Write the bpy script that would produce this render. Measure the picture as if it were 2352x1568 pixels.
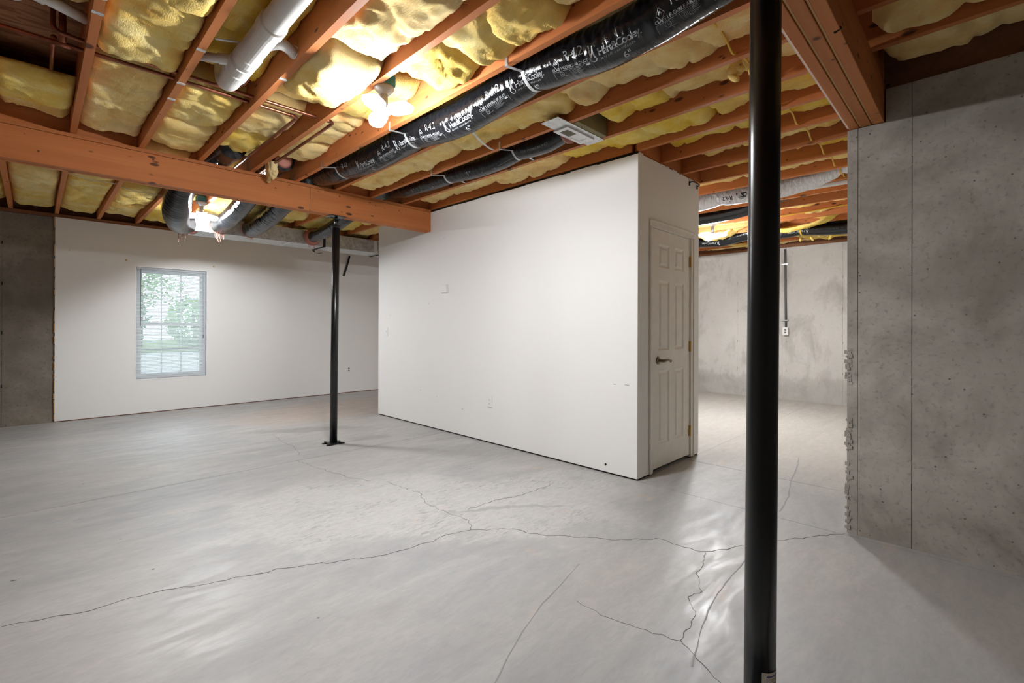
import bpy, bmesh, math, random
from mathutils import Vector, Matrix, noise as mn

# ------------------------------------------------------------------ camera, world, exposure
scene = bpy.context.scene
for o in list(bpy.data.objects): bpy.data.objects.remove(o, do_unlink=True)
col = scene.collection
HCAM = 1.24; FPX = 1088.58; CX, CY = 1176.0, 748.757
_y, _p, _r = math.radians(45.2444), math.radians(-0.1044), math.radians(0.1835)
FW = Vector((math.sin(_y)*math.cos(_p), math.cos(_y)*math.cos(_p), -math.sin(_p)))
_R = Vector((math.cos(_y), -math.sin(_y), 0)); _U = _R.cross(FW)
RT = _R*math.cos(_r) + _U*math.sin(_r); UP = _U*math.cos(_r) - _R*math.sin(_r)
cam_d = bpy.data.cameras.new('camera'); cam = bpy.data.objects.new('camera', cam_d); col.objects.link(cam)
cam_d.sensor_width = 36; cam_d.sensor_fit = 'HORIZONTAL'; cam_d.lens = FPX/2352*36
cam_d.shift_x = 0; cam_d.shift_y = (CY-784)/2352
cam_d.clip_start = 0.02; cam_d.clip_end = 200
cam.matrix_world = Matrix(((RT.x, UP.x, -FW.x, 0), (RT.y, UP.y, -FW.y, 0), (RT.z, UP.z, -FW.z, HCAM), (0, 0, 0, 1)))
scene.camera = cam
world = bpy.data.worlds.new('daylight'); scene.world = world; world.use_nodes = True
wn = world.node_tree.nodes['Background']; wn.inputs[0].default_value = (0.86, 0.94, 1.0, 1); wn.inputs[1].default_value = 3.8
LAMP = 640.0                     # emission of the bulbs' diffusers
vs = scene.view_settings; vs.view_transform = 'Standard'; vs.look = 'None'; vs.gamma = 1.0; vs.exposure = 0.0; vs.use_curve_mapping = False
cy = scene.cycles
cy.use_denoising = True; cy.max_bounces = 6; cy.diffuse_bounces = 5; cy.glossy_bounces = 3; cy.transmission_bounces = 4; cy.transparent_max_bounces = 8
cy.use_adaptive_sampling = True; cy.adaptive_threshold = 0.1; cy.use_light_tree = False
cy.sample_clamp_indirect = 6.0; cy.caustics_reflective = False; cy.caustics_refractive = False

# measured from the photograph: a picture point carried to a plane of the building
def ray(x, y): return FW + RT*((x-CX)/FPX) - UP*((y-CY)/FPX)
def onZ(x, y, z=0.0):
    d = ray(x, y); t = (z-HCAM)/d.z; return Vector((d.x*t, d.y*t, z))
def onX(x, y, X):
    d = ray(x, y); t = X/d.x; return Vector((X, d.y*t, HCAM+d.z*t))
def onY(x, y, Y):
    d = ray(x, y); t = Y/d.y; return Vector((d.x*t, Y, HCAM+d.z*t))

# the building
XW, Y1, Y2, X3 = 3.43, 6.06, 1.973, 4.586      # white partition box
ZT = 2.667; ZJ = 2.672; JH = 0.235; ZS = ZJ+JH   # joist undersides, subfloor
YB = 4.8126; ZB = 2.406                          # far beam
YW = 8.43; XL = 0.188                            # window wall, start of its drywall
XF = 9.155; XC, YC = 3.4785, 0.5813              # far concrete wall, near concrete corner
J0, JS = 0.2003, 0.4061
XMIN, YMIN = -2.6, -2.8
def JX(k): return J0 + k*JS

# ------------------------------------------------------------------ node helpers
class M:
    def __init__(s, name):
        s.m = bpy.data.materials.new(name); s.m.use_nodes = True; s.nt = s.m.node_tree
        s.nt.nodes.clear(); s.out = s.nt.nodes.new('ShaderNodeOutputMaterial')
    def n(s, t, ins=None, **props):
        nd = s.nt.nodes.new('ShaderNode'+t)
        for k, v in props.items(): setattr(nd, k, v)
        for k, v in (ins or {}).items():
            if isinstance(v, bpy.types.NodeSocket): s.nt.links.new(v, nd.inputs[k])
            else: nd.inputs[k].default_value = v
        return nd
    def pos(s, sc=(1, 1, 1), off=(0, 0, 0), kind='world'):
        if kind == 'world': v = s.n('NewGeometry').outputs['Position']
        else: v = s.n('TexCoord').outputs['Object']
        return s.n('Mapping', {'Vector': v, 'Scale': sc, 'Location': off}).outputs[0]
    def noise(s, v, sc, d=4, r=.55, dist=0.0):
        return s.n('TexNoise', {'Vector': v, 'Scale': sc, 'Detail': d, 'Roughness': r, 'Distortion': dist}).outputs['Fac']
    def ramp(s, f, stops):
        nd = s.n('ValToRGB', {'Fac': f}); el = nd.color_ramp.elements
        while len(el) < len(stops): el.new(0.5)
        for e, (p, c) in zip(el, stops):
            e.position = p; e.color = tuple(c)+(1,) if isinstance(c, (tuple, list)) else (c, c, c, 1)
        return nd.outputs[0]
    def mix(s, f, a, b, mode='MIX'):
        nd = s.n('MixRGB', blend_type=mode)
        for k, v in ((0, f), (1, a), (2, b)):
            if isinstance(v, bpy.types.NodeSocket): s.nt.links.new(v, nd.inputs[k])
            else: nd.inputs[k].default_value = (tuple(v)+(1,) if isinstance(v, (tuple, list)) else v)
        return nd.outputs[0]
    def math(s, op, a, b=0.0, c=0.0):
        nd = s.n('Math', operation=op)
        for k, v in ((0, a), (1, b), (2, c)):
            if isinstance(v, bpy.types.NodeSocket): s.nt.links.new(v, nd.inputs[k])
            else: nd.inputs[k].default_value = v
        return nd.outputs[0]
    def sep(s, v):
        return s.n('SeparateXYZ', {'Vector': v}).outputs
    def bump(s, h, strength=.3, dist=.01, prev=None):
        ins = {'Height': h, 'Strength': strength, 'Distance': dist}
        if prev is not None: ins['Normal'] = prev
        return s.n('Bump', ins).outputs[0]
    def blob(s, v, cx, cyy, rx, ry, rot=0.0, warp=None, wamt=0.3, soft=.25):
        """0..1 mask of an irregular oval patch on the xy of v"""
        if warp is not None:
            v = s.n('VectorMath', {0: v, 1: s.n('VectorMath', {0: s.n('VectorMath', {0: warp, 1: (.5, .5, .5)}, operation='SUBTRACT').outputs[0], 1: (wamt,)*3}, operation='MULTIPLY').outputs[0]}, operation='ADD').outputs[0]
        mp = s.n('Mapping', {'Vector': v, 'Location': (cx, cyy, 0), 'Rotation': (0, 0, rot), 'Scale': (rx, ry, 1e4)}, vector_type='TEXTURE').outputs[0]
        ln = s.n('VectorMath', {0: mp}, operation='LENGTH').outputs['Value']
        return s.n('MapRange', {'Value': ln, 'From Min': 1.0-soft, 'From Max': 1.0+soft, 'To Min': 1.0, 'To Max': 0.0}, interpolation_type='SMOOTHSTEP').outputs[0]
    def done(s, color, rough=.6, spec=.5, metal=0.0, normal=None, **kw):
        ins = {'Base Color': color if isinstance(color, bpy.types.NodeSocket) else tuple(color)+(1,), 'Roughness': rough, 'Specular IOR Level': spec, 'Metallic': metal}
        if normal is not None: ins['Normal'] = normal
        ins.update(kw)
        b = s.n('BsdfPrincipled', ins); s.nt.links.new(b.outputs[0], s.out.inputs[0]); return s.m

def plain(name, c, rough=.5, spec=.5, metal=0.0, bumpsc=None):
    m = M(name); v = m.pos(kind='object')
    f = m.noise(v, 9, 4); cc = m.mix(f, tuple(x*.86 for x in c), tuple(min(1, x*1.1) for x in c))
    nm = m.bump(m.noise(v, bumpsc, 3), .15, .003) if bumpsc else None
    return m.done(cc, rough, spec, metal, nm)

MT = {}
def wood(name, axis, c0=(.42, .125, .036), c1=(.66, .245, .082), knots=False):
    m = M(name); sc = {'x': (.5, 9, 9), 'y': (9, .5, 9), 'z': (9, 9, .5)}[axis]
    v = m.pos(sc); rnd = m.n('ObjectInfo').outputs['Random']
    vv = m.n('VectorMath', {0: v, 1: m.n('CombineXYZ', {'X': m.math('MULTIPLY', rnd, 37.), 'Y': m.math('MULTIPLY', rnd, 11.)}).outputs[0]}, operation='ADD').outputs[0]
    g = m.noise(vv, 1.0, 4, .6, .6); g2 = m.noise(vv, 5.0, 3, .6, .2); big = m.noise(m.pos((1.2,)*3), 1.3, 3)
    c = m.ramp(g, [(.28, c0), (.5, tuple((a+b)/2 for a, b in zip(c0, c1))), (.72, c1)])
    c = m.mix(m.math('MULTIPLY', g2, .22), c, (.22, .07, .025))
    c = m.mix(m.math('MULTIPLY', big, .35), c, tuple(x*1.15 for x in c1))
    hsv = m.n('HueSaturation', {'Hue': .5, 'Saturation': 1.0, 'Value': m.n('MapRange', {'Value': rnd, 'To Min': .86, 'To Max': 1.12}).outputs[0], 'Fac': 1.0, 'Color': c})
    c = hsv.outputs[0]
    if knots:
        kv = m.pos({'x': (2.6, 2.6, 6.5), 'y': (2.6, 2.6, 6.5), 'z': (6, 6, 2.6)}[axis], off=(.35, .1, .2))
        vo = m.n('TexVoronoi', {'Vector': kv, 'Scale': 2.3, 'Randomness': 1.0})
        d = vo.outputs['Distance']; cr = m.sep(vo.outputs['Color'])
        rad = m.math('MULTIPLY', m.math('POWER', cr[0], 1.5), .17)
        k = m.n('MapRange', {'Value': m.math('SUBTRACT', d, rad), 'From Min': -.015, 'From Max': .09, 'To Min': .85, 'To Max': 0.0}, interpolation_type='SMOOTHSTEP').outputs[0]
        c = m.mix(k, c, (.045, .018, .010))
        vo2 = m.n('TexVoronoi', {'Vector': m.pos((1, 1, 1)), 'Scale': 9.0}); d2 = vo2.outputs['Distance']
        k2 = m.n('MapRange', {'Value': d2, 'From Min': .05, 'From Max': .09, 'To Min': .85, 'To Max': 0.0}).outputs[0]
        c = m.mix(k2, c, (.05, .02, .012))
    return m.done(c, .62, .3, 0, m.bump(g2, .12, .003))
MT['joist'] = wood('joist_wood_y', 'y', knots=True); MT['beam'] = wood('beam_wood_x', 'x', (.42, .125, .034), (.62, .225, .072), knots=True)
MT['woodx'] = wood('wood_x', 'x'); MT['woodz'] = wood('wood_z', 'z'); MT['sill'] = wood('sill_wood', 'x', (.16, .065, .03), (.28, .12, .055))

def concrete_wall(name='foundation_concrete', tone=None):
    m = M(name); v = m.pos(); 
    a = m.noise(v, .9, 4, .62, .3); b = m.noise(v, 4.0, 6, .68, .2); f = m.noise(v, 40, 4, .6)
    st = m.noise(m.pos((1.0, 1.2, .9), (3.1, 1.7, .4)), 1.35, 5, .66, .5)
    c = m.ramp(a, [(.3, (.40, .38, .34)), (.55, (.51, .485, .44)), (.75, (.60, .575, .525))])
    c = m.mix(m.ramp(b, [(.35, .55), (.62, 0.)]), c, (.33, .31, .275))
    c = m.mix(m.ramp(st, [(.47, 0.), (.62, .60)]), c, (.24, .222, .19))
    c = m.mix(m.math('MULTIPLY', m.ramp(f, [(.55, 0.), (.75, .5)]), 1.0), c, (.14, .13, .12))
    # rain streak band along the lower half, darker where form oil stayed
    z = m.sep(v)[2]; wob = m.math('ADD', z, m.math('MULTIPLY', m.math('SUBTRACT', m.noise(v, 2.2, 5, .6), .5), .5))
    band = m.n('MapRange', {'Value': m.math('ABSOLUTE', m.math('SUBTRACT', wob, 1.55)), 'From Min': .05, 'From Max': .20, 'To Min': .45, 'To Max': 0.}, interpolation_type='SMOOTHSTEP').outputs[0]
    c = m.mix(band, c, (.24, .225, .195))
    pit = m.n('TexVoronoi', {'Vector': v, 'Scale': 14.0}).outputs['Distance']
    pk = m.n('MapRange', {'Value': pit, 'From Min': .04, 'From Max': .09, 'To Min': .8, 'To Max': 0.}).outputs[0]
    c = m.mix(pk, c, (.07, .065, .06))
    if tone: c = m.mix(1.0, c, tone, 'MULTIPLY')
    n1 = m.bump(b, .25, .01); n2 = m.bump(f, .2, .003, n1)
    return m.done(c, .8, .3, 0, n2)
MT['conc'] = concrete_wall(); MT['concd'] = concrete_wall('darkened_foundation_concrete', (.52, .48, .44))  # second one is the same concrete multiplied by a darker, warm tone
def concrete_light():
    m = M('pale_foundation_concrete'); v = m.pos()
    a = m.noise(v, .8, 6, .6, .3); b = m.noise(m.pos((1, 1, .6)), 2.6, 7, .66, .4); f = m.noise(v, 34, 4)
    c = m.ramp(a, [(.3, (.55, .53, .505)), (.7, (.69, .675, .65))])
    c = m.mix(m.ramp(b, [(.5, 0.), (.66, .5)]), c, (.29, .275, .25))
    c = m.mix(m.ramp(f, [(.6, 0.), (.76, .35)]), c, (.24, .23, .21))
    z = m.sep(v)[2]; wob = m.math('ADD', z, m.math('MULTIPLY', m.noise(m.pos((1, 5, .25)), 1.0, 5, .7), .55))
    c = m.mix(m.n('MapRange', {'Value': wob, 'From Min': .62, 'From Max': .70, 'To Min': .35, 'To Max': 0.}).outputs[0], c, (.30, .29, .275))
    return m.done(c, .8, .3, 0, m.bump(f, .15, .003, m.bump(b, .15, .008)))
MT['concl'] = concrete_light()

def floor_mat():
    m = M('floor_concrete'); v = m.pos()
    ang = m.n('Mapping', {'Vector': m.n('NewGeometry').outputs['Position'], 'Rotation': (0, 0, math.radians(38)), 'Scale': (.9, 3.2, 1)}).outputs[0]
    sw = m.noise(ang, 1.1, 5, .66, 1.2); big = m.noise(v, .55, 4, .5, .4); fine = m.noise(m.n('Mapping', {'Vector': v, 'Rotation': (0, 0, math.radians(20)), 'Scale': (2.2, 9, 1)}).outputs[0], 5, 5, .72, 1.5)
    c = m.ramp(sw, [(.3, (.305, .309, .316)), (.5, (.37, .371, .369)), (.7, (.43, .428, .42))])
    c = m.mix(m.ramp(big, [(.45, 0.), (.66, .55)]), c, (.47, .435, .395))
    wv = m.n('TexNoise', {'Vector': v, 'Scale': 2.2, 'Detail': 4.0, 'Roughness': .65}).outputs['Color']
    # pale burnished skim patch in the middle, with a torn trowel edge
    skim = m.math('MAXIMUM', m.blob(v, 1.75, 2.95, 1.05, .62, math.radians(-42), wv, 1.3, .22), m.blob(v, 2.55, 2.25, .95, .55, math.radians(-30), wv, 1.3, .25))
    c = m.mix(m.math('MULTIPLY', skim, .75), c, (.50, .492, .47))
    tr = m.math('MULTIPLY', m.ramp(fine, [(.52, 0.), (.60, .9)]), m.ramp(m.noise(v, 2.0, 3, .6, .8), [(.44, .10), (.62, 1.)]))
    c = m.mix(m.math('MULTIPLY', tr, m.math('ADD', .16, m.math('MULTIPLY', skim, .84))), c, (.25, .25, .255))
    for (x, y, rx, ry, ro, k, cc) in [(2.33, 5.75, .62, .13, -.5, .62, (.25, .245, .24)), (2.66, 4.86, .21, .13, -.3, .5, (.27, .25, .23)), (3.0, 3.75, .55, .22, -.9, .45, (.29, .29, .29)),
                                      (1.72, 2.05, .50, .10, -.75, .45, (.30, .30, .305)), (3.15, 1.55, .45, .30, -.6, .40, (.31, .31, .31)), (3.3, 6.9, 1.5, .8, 0, .5, (.50, .375, .29)), (2.3, 2.3, .42, .035, -.62, .6, (.27, .27, .27))]:
        c = m.mix(m.math('MULTIPLY', m.blob(v, x, y, rx, ry, ro, wv, .45, .3), k), c, cc)
    c = m.mix(m.math('MULTIPLY', m.n('MapRange', {'Value': m.math('ADD', m.sep(v)[0], m.math('MULTIPLY', m.noise(v, .8, 4), 1.2)), 'From Min': 4.7, 'From Max': 5.6, 'To Min': 0., 'To Max': .55}).outputs[0], 1.0), c, (.54, .49, .435))
    c = m.mix(m.ramp(m.noise(m.n('Mapping', {'Vector': v, 'Rotation': (0, 0, math.radians(30)), 'Scale': (1, 2.4, 1)}).outputs[0], 14, 4, .7, .8), [(.40, .28), (.58, 0.)]), c, (.28, .28, .283))
    rust = m.noise(v, 3.7, 5, .6); c = m.mix(m.ramp(rust, [(.64, 0.), (.74, .35)]), c, (.58, .42, .31))
    sp = m.n('TexVoronoi', {'Vector': v, 'Scale': 3.1}).outputs['Distance']
    c = m.mix(m.n('MapRange', {'Value': sp, 'From Min': .018, 'From Max': .03, 'To Min': .85, 'To Max': 0.}).outputs[0], c, (.06, .05, .045))
    ro = m.n('MapRange', {'Value': m.noise(ang, 2.6, 4, .7, 1.0), 'From Min': .3, 'From Max': .7, 'To Min': .33, 'To Max': .62}).outputs[0]
    nb = m.bump(sw, .10, .01, m.bump(fine, .06, .004))
    return m.done(c, ro, .5, 0, nb)
MT['floor'] = floor_mat()
MT['crack'] = plain('crack_dark', (.11, .105, .10), .9, .1)
MT['scuff'] = plain('tyre_scuff', (.30, .30, .305), .7, .3)

def drywall():
    m = M('drywall_white'); v = m.pos(); f = m.noise(v, 90, 3); b = m.noise(v, .7, 4)
    c = m.mix(b, (.83, .825, .81), (.88, .875, .865))
    sp = m.n('TexVoronoi', {'Vector': v, 'Scale': 2.3}).outputs['Distance']
    c = m.mix(m.n('MapRange', {'Value': sp, 'From Min': .012, 'From Max': .028, 'To Min': .35, 'To Max': 0.}).outputs[0], c, (.42, .38, .33))
    return m.done(c, .72, .3, 0, m.bump(f, .05, .002))
MT['dry'] = drywall()
MT['doorw'] = plain('door_paint', (.78, .745, .69), .42, .5)
MT['vinyl'] = plain('white_vinyl', (.88, .89, .90), .4, .5)
MT['plate'] = plain('white_plastic', (.86, .86, .86), .35, .5)
def slat_mat():
    m = M('blind_slat_white'); d_ = m.n('BsdfDiffuse', {'Color': (.86, .88, .90, 1)}); t = m.n('BsdfTranslucent', {'Color': (.80, .86, .90, 1)})
    mx = m.n('MixShader', {0: .38, 1: d_.outputs[0], 2: t.outputs[0]}); m.nt.links.new(mx.outputs[0], m.out.inputs[0]); return m.m
MT['slat'] = slat_mat()
MT['black'] = plain('black_gloss_paint', (.008, .008, .009), .28, .5)
MT['dark'] = plain('dark_slot', (.02, .018, .016), .8, .2)
MT['brass'] = plain('brass', (.62, .40, .12), .32, .5, 1.0)
MT['bronze'] = plain('aged_bronze', (.20, .155, .11), .35, .5, 1.0)
MT['pvc'] = plain('white_pvc', (.80, .79, .76), .28, .5)
MT['strapb'] = plain('black_web_strap', (.012, .012, .013), .6, .3)
MT['blue'] = plain('blue_plastic_box', (.05, .30, .46), .45, .5)
MT['yel'] = plain('yellow_cable_jacket', (.72, .44, .03), .4, .5)
MT['steel'] = plain('steel_wire', (.55, .55, .56), .4, .5, .8)
MT['greyp'] = plain('grey_pvc_conduit', (.13, .135, .145), .5, .4)
MT['label'] = plain('paper_label', (.72, .68, .58), .6, .3); MT['blueink'] = plain('blue_ink', (.05, .06, .28), .6, .2); MT['ink'] = plain('grey_ink', (.22, .21, .2), .7, .2)
MT['pink'] = plain('pink_fibreglass', (.58, .26, .21), .95, .1, 0, 60)
MT['print'] = plain('white_print', (.30, .315, .33), .45, .4); MT['blackprint'] = plain('black_print', (.02, .02, .03), .5, .3)
MT['porcelain'] = plain('white_lampholder', (.85, .85, .85), .3, .5)
MT['tan'] = plain('wood_cut_edge', (.62, .36, .15), .7, .2)
MT['boot'] = plain('olive_duct_wrap', (.27, .235, .13), .9, .1, 0, 50)
MT['gasket'] = plain('white_foam_strip', (.85, .82, .78), .6, .3)
def copper():
    m = M('copper_pipe'); v = m.pos(); f = m.noise(v, 5, 5, .6)
    return m.done(m.ramp(f, [(.3, (.16, .055, .032)), (.6, (.34, .12, .065)), (.8, (.55, .23, .13))]), .33, .5, .85)
MT['copper'] = copper()
def galv():
    m = M('galvanised_steel'); v = m.pos()
    vo = m.n('TexVoronoi', {'Vector': v, 'Scale': 32.0}); f = m.sep(vo.outputs['Color'])[0]; g = m.noise(v, 12, 5)
    c = m.mix(f, (.50, .51, .51), (.72, .73, .73)); c = m.mix(m.ramp(g, [(.5, 0.), (.7, .35)]), c, (.36, .37, .37))
    return m.done(c, m.math('ADD', .30, m.math('MULTIPLY', f, .18)), .5, .45)
MT['galv'] = galv()
def osb():
    m = M('osb_subfloor'); v = m.pos((3, 14, 3)); vo = m.n('TexVoronoi', {'Vector': v, 'Scale': 2.2}); f = m.sep(vo.outputs['Color'])[0]
    g = m.noise(v, 3, 5)
    c = m.ramp(m.math('MULTIPLY_ADD', f, .5, m.math('MULTIPLY', g, .5)), [(.2, (.17, .07, .03)), (.8, (.40, .20, .10))])
    return m.done(c, .75, .2, 0, m.bump(f, .2, .003))
MT['osb'] = osb()
def batt():
    m = M('yellow_fibreglass'); v = m.pos(); 
    rnd = m.n('ObjectInfo').outputs['Random']
    a = m.noise(v, 3.2, 5, .6, .5); fb = m.noise(m.pos((30, 9, 30)), 2.4, 4, .7, 1.6); b = m.noise(v, 9, 4, .65, .6)
    c = m.ramp(a, [(.28, (.86, .505, .05)), (.46, (.915, .655, .145)), (.66, (.94, .76, .30))])
    c = m.mix(m.ramp(b, [(.38, .34), (.56, 0.)]), c, (.82, .45, .04))  # hollows of the bump tinted darker: crease shade put into the colour
    c = m.mix(m.ramp(fb, [(.5, 0.), (.72, .35)]), c, (.93, .82, .52))
    o = m.noise(m.pos((1, 1, 1), (7.3, 2.2, 0)), 2.6, 4, .6, .8)
    c = m.mix(m.ramp(o, [(.62, 0.), (.72, .75)]), c, (.76, .36, .015))
    c = m.n('HueSaturation', {'Hue': m.n('MapRange', {'Value': rnd, 'To Min': .494, 'To Max': .504}).outputs[0], 'Saturation': m.n('MapRange', {'Value': rnd, 'To Min': .80, 'To Max': 1.04}).outputs[0], 'Value': 1.0, 'Fac': 1.0, 'Color': c}).outputs[0]
    n1 = m.bump(b, .34, .016); n2 = m.bump(fb, .75, .009, n1)
    return m.done(c, .95, .08, 0, n2)
MT['batt'] = batt()
def flexblack():
    m = M('black_duct_film'); v = m.pos((7, 38, 7)); w = m.noise(v, 1.6, 5, .62, .7)
    return m.done((.007, .0075, .009), .10, .45, 0, m.bump(w, .30, .010))
MT['flex'] = flexblack()
def flexsilver():
    m = M('silver_duct_film'); v = m.pos((10, 34, 10)); w = m.noise(v, 2.0, 5, .65, .6)
    return m.done(m.mix(m.ramp(w, [(.35, 0.), (.6, 1.)]), (.70, .70, .72), (.95, .95, .96)), .28, .5, .12, m.bump(w, .9, .02))
MT['silver'] = flexsilver()
def emit(name, c, st):
    m = M(name); e = m.n('Emission', {'Color': tuple(c)+(1,), 'Strength': st}); m.nt.links.new(e.outputs[0], m.out.inputs[0]); return m.m
def glass():
    m = M('window_glass'); t = m.n('BsdfTransparent', {'Color': (.93, .97, .96, 1)}); g = m.n('BsdfGlossy', {'Roughness': .02})
    fr = m.n('Fresnel', {'IOR': 1.45}); mx = m.n('MixShader', {0: fr.outputs[0], 1: t.outputs[0], 2: g.outputs[0]}); m.nt.links.new(mx.outputs[0], m.out.inputs[0]); return m.m
MT['glass'] = glass()
MT['leaf'] = plain('leaf_green', (.11, .30, .15), .6, .3); MT['leaf2'] = plain('leaf_light_green', (.26, .44, .19), .6, .3); MT['bark'] = plain('bark', (.12, .08, .05), .9, .1)
MT['gravel'] = plain('pale_gravel', (.50, .52, .54), .9, .1, 0, 30); MT['grass'] = plain('lawn_green', (.14, .25, .08), .9, .1, 0, 40)

# ------------------------------------------------------------------ mesh helpers
class MB:
    def __init__(s): s.v = []; s.f = []
    def box(s, x0, x1, y0, y1, z0, z1):
        b = len(s.v); s.v += [(x, y, z) for z in (z0, z1) for y in (y0, y1) for x in (x0, x1)]
        s.f += [tuple(b+i for i in q) for q in ((0, 2, 3, 1), (4, 5, 7, 6), (0, 1, 5, 4), (2, 6, 7, 3), (0, 4, 6, 2), (1, 3, 7, 5))]; return s
    def quad(s, a, b, c, d):
        i = len(s.v); s.v += [tuple(a), tuple(b), tuple(c), tuple(d)]; s.f.append((i, i+1, i+2, i+3)); return s
    def tube(s, pts, r, seg=10, cap=True):
        pts = [Vector(p) for p in pts]; n = len(pts); rs = r if isinstance(r, (list, tuple)) else [r]*n
        t0 = (pts[1]-pts[0]).normalized(); ref = Vector((0, 0, 1)) if abs(t0.z) < .9 else Vector((1, 0, 0))
        e1 = t0.cross(ref).normalized(); base = len(s.v)
        for i, p in enumerate(pts):
            t = (pts[min(i+1, n-1)]-pts[max(i-1, 0)]).normalized(); e1 = (e1-t*e1.dot(t)).normalized(); e2 = t.cross(e1)
            for k in range(seg):
                a = 2*math.pi*k/seg; s.v.append(tuple(p+(e1*math.cos(a)+e2*math.sin(a))*rs[i]))
        for i in range(n-1):
            for k in range(seg):
                a = base+i*seg+k; b = base+i*seg+(k+1) % seg; s.f.append((a, b, b+seg, a+seg))
        if cap: s.f.append(tuple(base+k for k in reversed(range(seg)))); s.f.append(tuple(base+(n-1)*seg+k for k in range(seg)))
        return s
    def ribbon(s, pts, w, up=Vector((0, 0, 1)), th=.0006):
        """flat strip of width w along pts (list or one width), with a little thickness along up"""
        pts = [Vector(p) for p in pts]; n = len(pts); b = len(s.v)
        for i, p in enumerate(pts):
            t = (pts[min(i+1, n-1)]-pts[max(i-1, 0)]).normalized(); sd = t.cross(up).normalized(); ww = w[i] if isinstance(w, (list, tuple)) else w
            s.v += [tuple(p-sd*ww/2), tuple(p+sd*ww/2), tuple(p+sd*ww/2+up*th), tuple(p-sd*ww/2+up*th)]
        for i in range(n-1):
            a = b+4*i
            for j in range(4): s.f.append((a+j, a+(j+1) % 4, a+4+(j+1) % 4, a+4+j))
        s.f.append((b, b+3, b+2, b+1)); e = b+4*(n-1); s.f.append((e, e+1, e+2, e+3)); return s
    def build(s, name, mat, parent=None, smooth=False, label=None, cat=None, group=None, kind=None, bevel=0, origin=None):
        vs_ = s.v
        lo = [min(p[i] for p in vs_) for i in range(3)]; hi = [max(p[i] for p in vs_) for i in range(3)]
        org = Vector(origin) if origin is not None else Vector(((lo[0]+hi[0])/2, (lo[1]+hi[1])/2, lo[2]))
        me = bpy.data.meshes.new(name); me.from_pydata([(p[0]-org.x, p[1]-org.y, p[2]-org.z) for p in vs_], [], s.f)
        bm = bmesh.new(); bm.from_mesh(me); bmesh.ops.recalc_face_normals(bm, faces=bm.faces); bm.to_mesh(me); bm.free()
        if smooth: me.polygons.foreach_set('use_smooth', [True]*len(me.polygons))
        o = bpy.data.objects.new(name, me); col.objects.link(o)
        if mat: me.materials.append(MT[mat] if isinstance(mat, str) else mat)
        if parent is not None:
            o.parent = parent; p = parent; q = org.copy()
            while p is not None: q -= p.location; p = p.parent
            o.location = q
        else: o.location = org
        if bevel:
            md = o.modifiers.new('bevel', 'BEVEL'); md.width = bevel; md.segments = 2; md.limit_method = 'ANGLE'
        tag(o, label, cat, group, kind); return o
def tag(o, label=None, cat=None, group=None, kind=None):
    if label: o['label'] = label
    if cat: o['category'] = cat
    if group: o['group'] = group
    if kind: o['kind'] = kind
    return o
def empty(name, loc, label=None, cat=None, group=None, kind=None):
    o = bpy.data.objects.new(name, None); o.empty_display_size = .1; col.objects.link(o); o.location = loc
    return tag(o, label, cat, group, kind)
def box(name, mat, x0, x1, y0, y1, z0, z1, **k): return MB().box(x0, x1, y0, y1, z0, z1).build(name, mat, **k)
def arc_pts(pts, n=6, r=.05):
    """polyline with rounded corners"""
    pts = [Vector(p) for p in pts]; out = [pts[0]]
    for i in range(1, len(pts)-1):
        a, b, c = pts[i-1], pts[i], pts[i+1]; ra = min(r, (a-b).length*.45, (c-b).length*.45)
        p = b+(a-b).normalized()*ra; q = b+(c-b).normalized()*ra
        for k in range(n+1):
            t = k/n; out.append(p*(1-t)**2+b*2*t*(1-t)+q*t*t)
    out.append(pts[-1]); return out
def smooth_path(pts, n=12):
    pts = [Vector(p) for p in pts]; out = []
    for i in range(len(pts)-1):
        p0, p1, p2, p3 = pts[max(i-1, 0)], pts[i], pts[i+1], pts[min(i+2, len(pts)-1)]
        for k in range(n):
            t = k/n; out.append(.5*((2*p1)+(-p0+p2)*t+(2*p0-5*p1+4*p2-p3)*t*t+(-p0+3*p1-3*p2+p3)*t**3))
    out.append(pts[-1]); return out
def text_data(body, size=.05, shear=0.0, bold=0.0, spacing=1.0):
    cu = bpy.data.curves.new('txt', 'FONT'); cu.body = body; cu.size = size; cu.shear = shear; cu.offset = bold; cu.space_character = spacing; cu.resolution_u = 3
    ob = bpy.data.objects.new('txt', cu); me = bpy.data.meshes.new_from_object(ob)
    bm = bmesh.new(); bm.from_mesh(me); bmesh.ops.triangulate(bm, faces=bm.faces)
    v = [tuple(x.co) for x in bm.verts]; bm.verts.index_update(); f = [tuple(x.index for x in q.verts) for q in bm.faces]; bm.free()
    bpy.data.objects.remove(ob); bpy.data.curves.remove(cu); bpy.data.meshes.remove(me)
    w = max(p[0] for p in v) if v else 0
    return v, f, w

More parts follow.
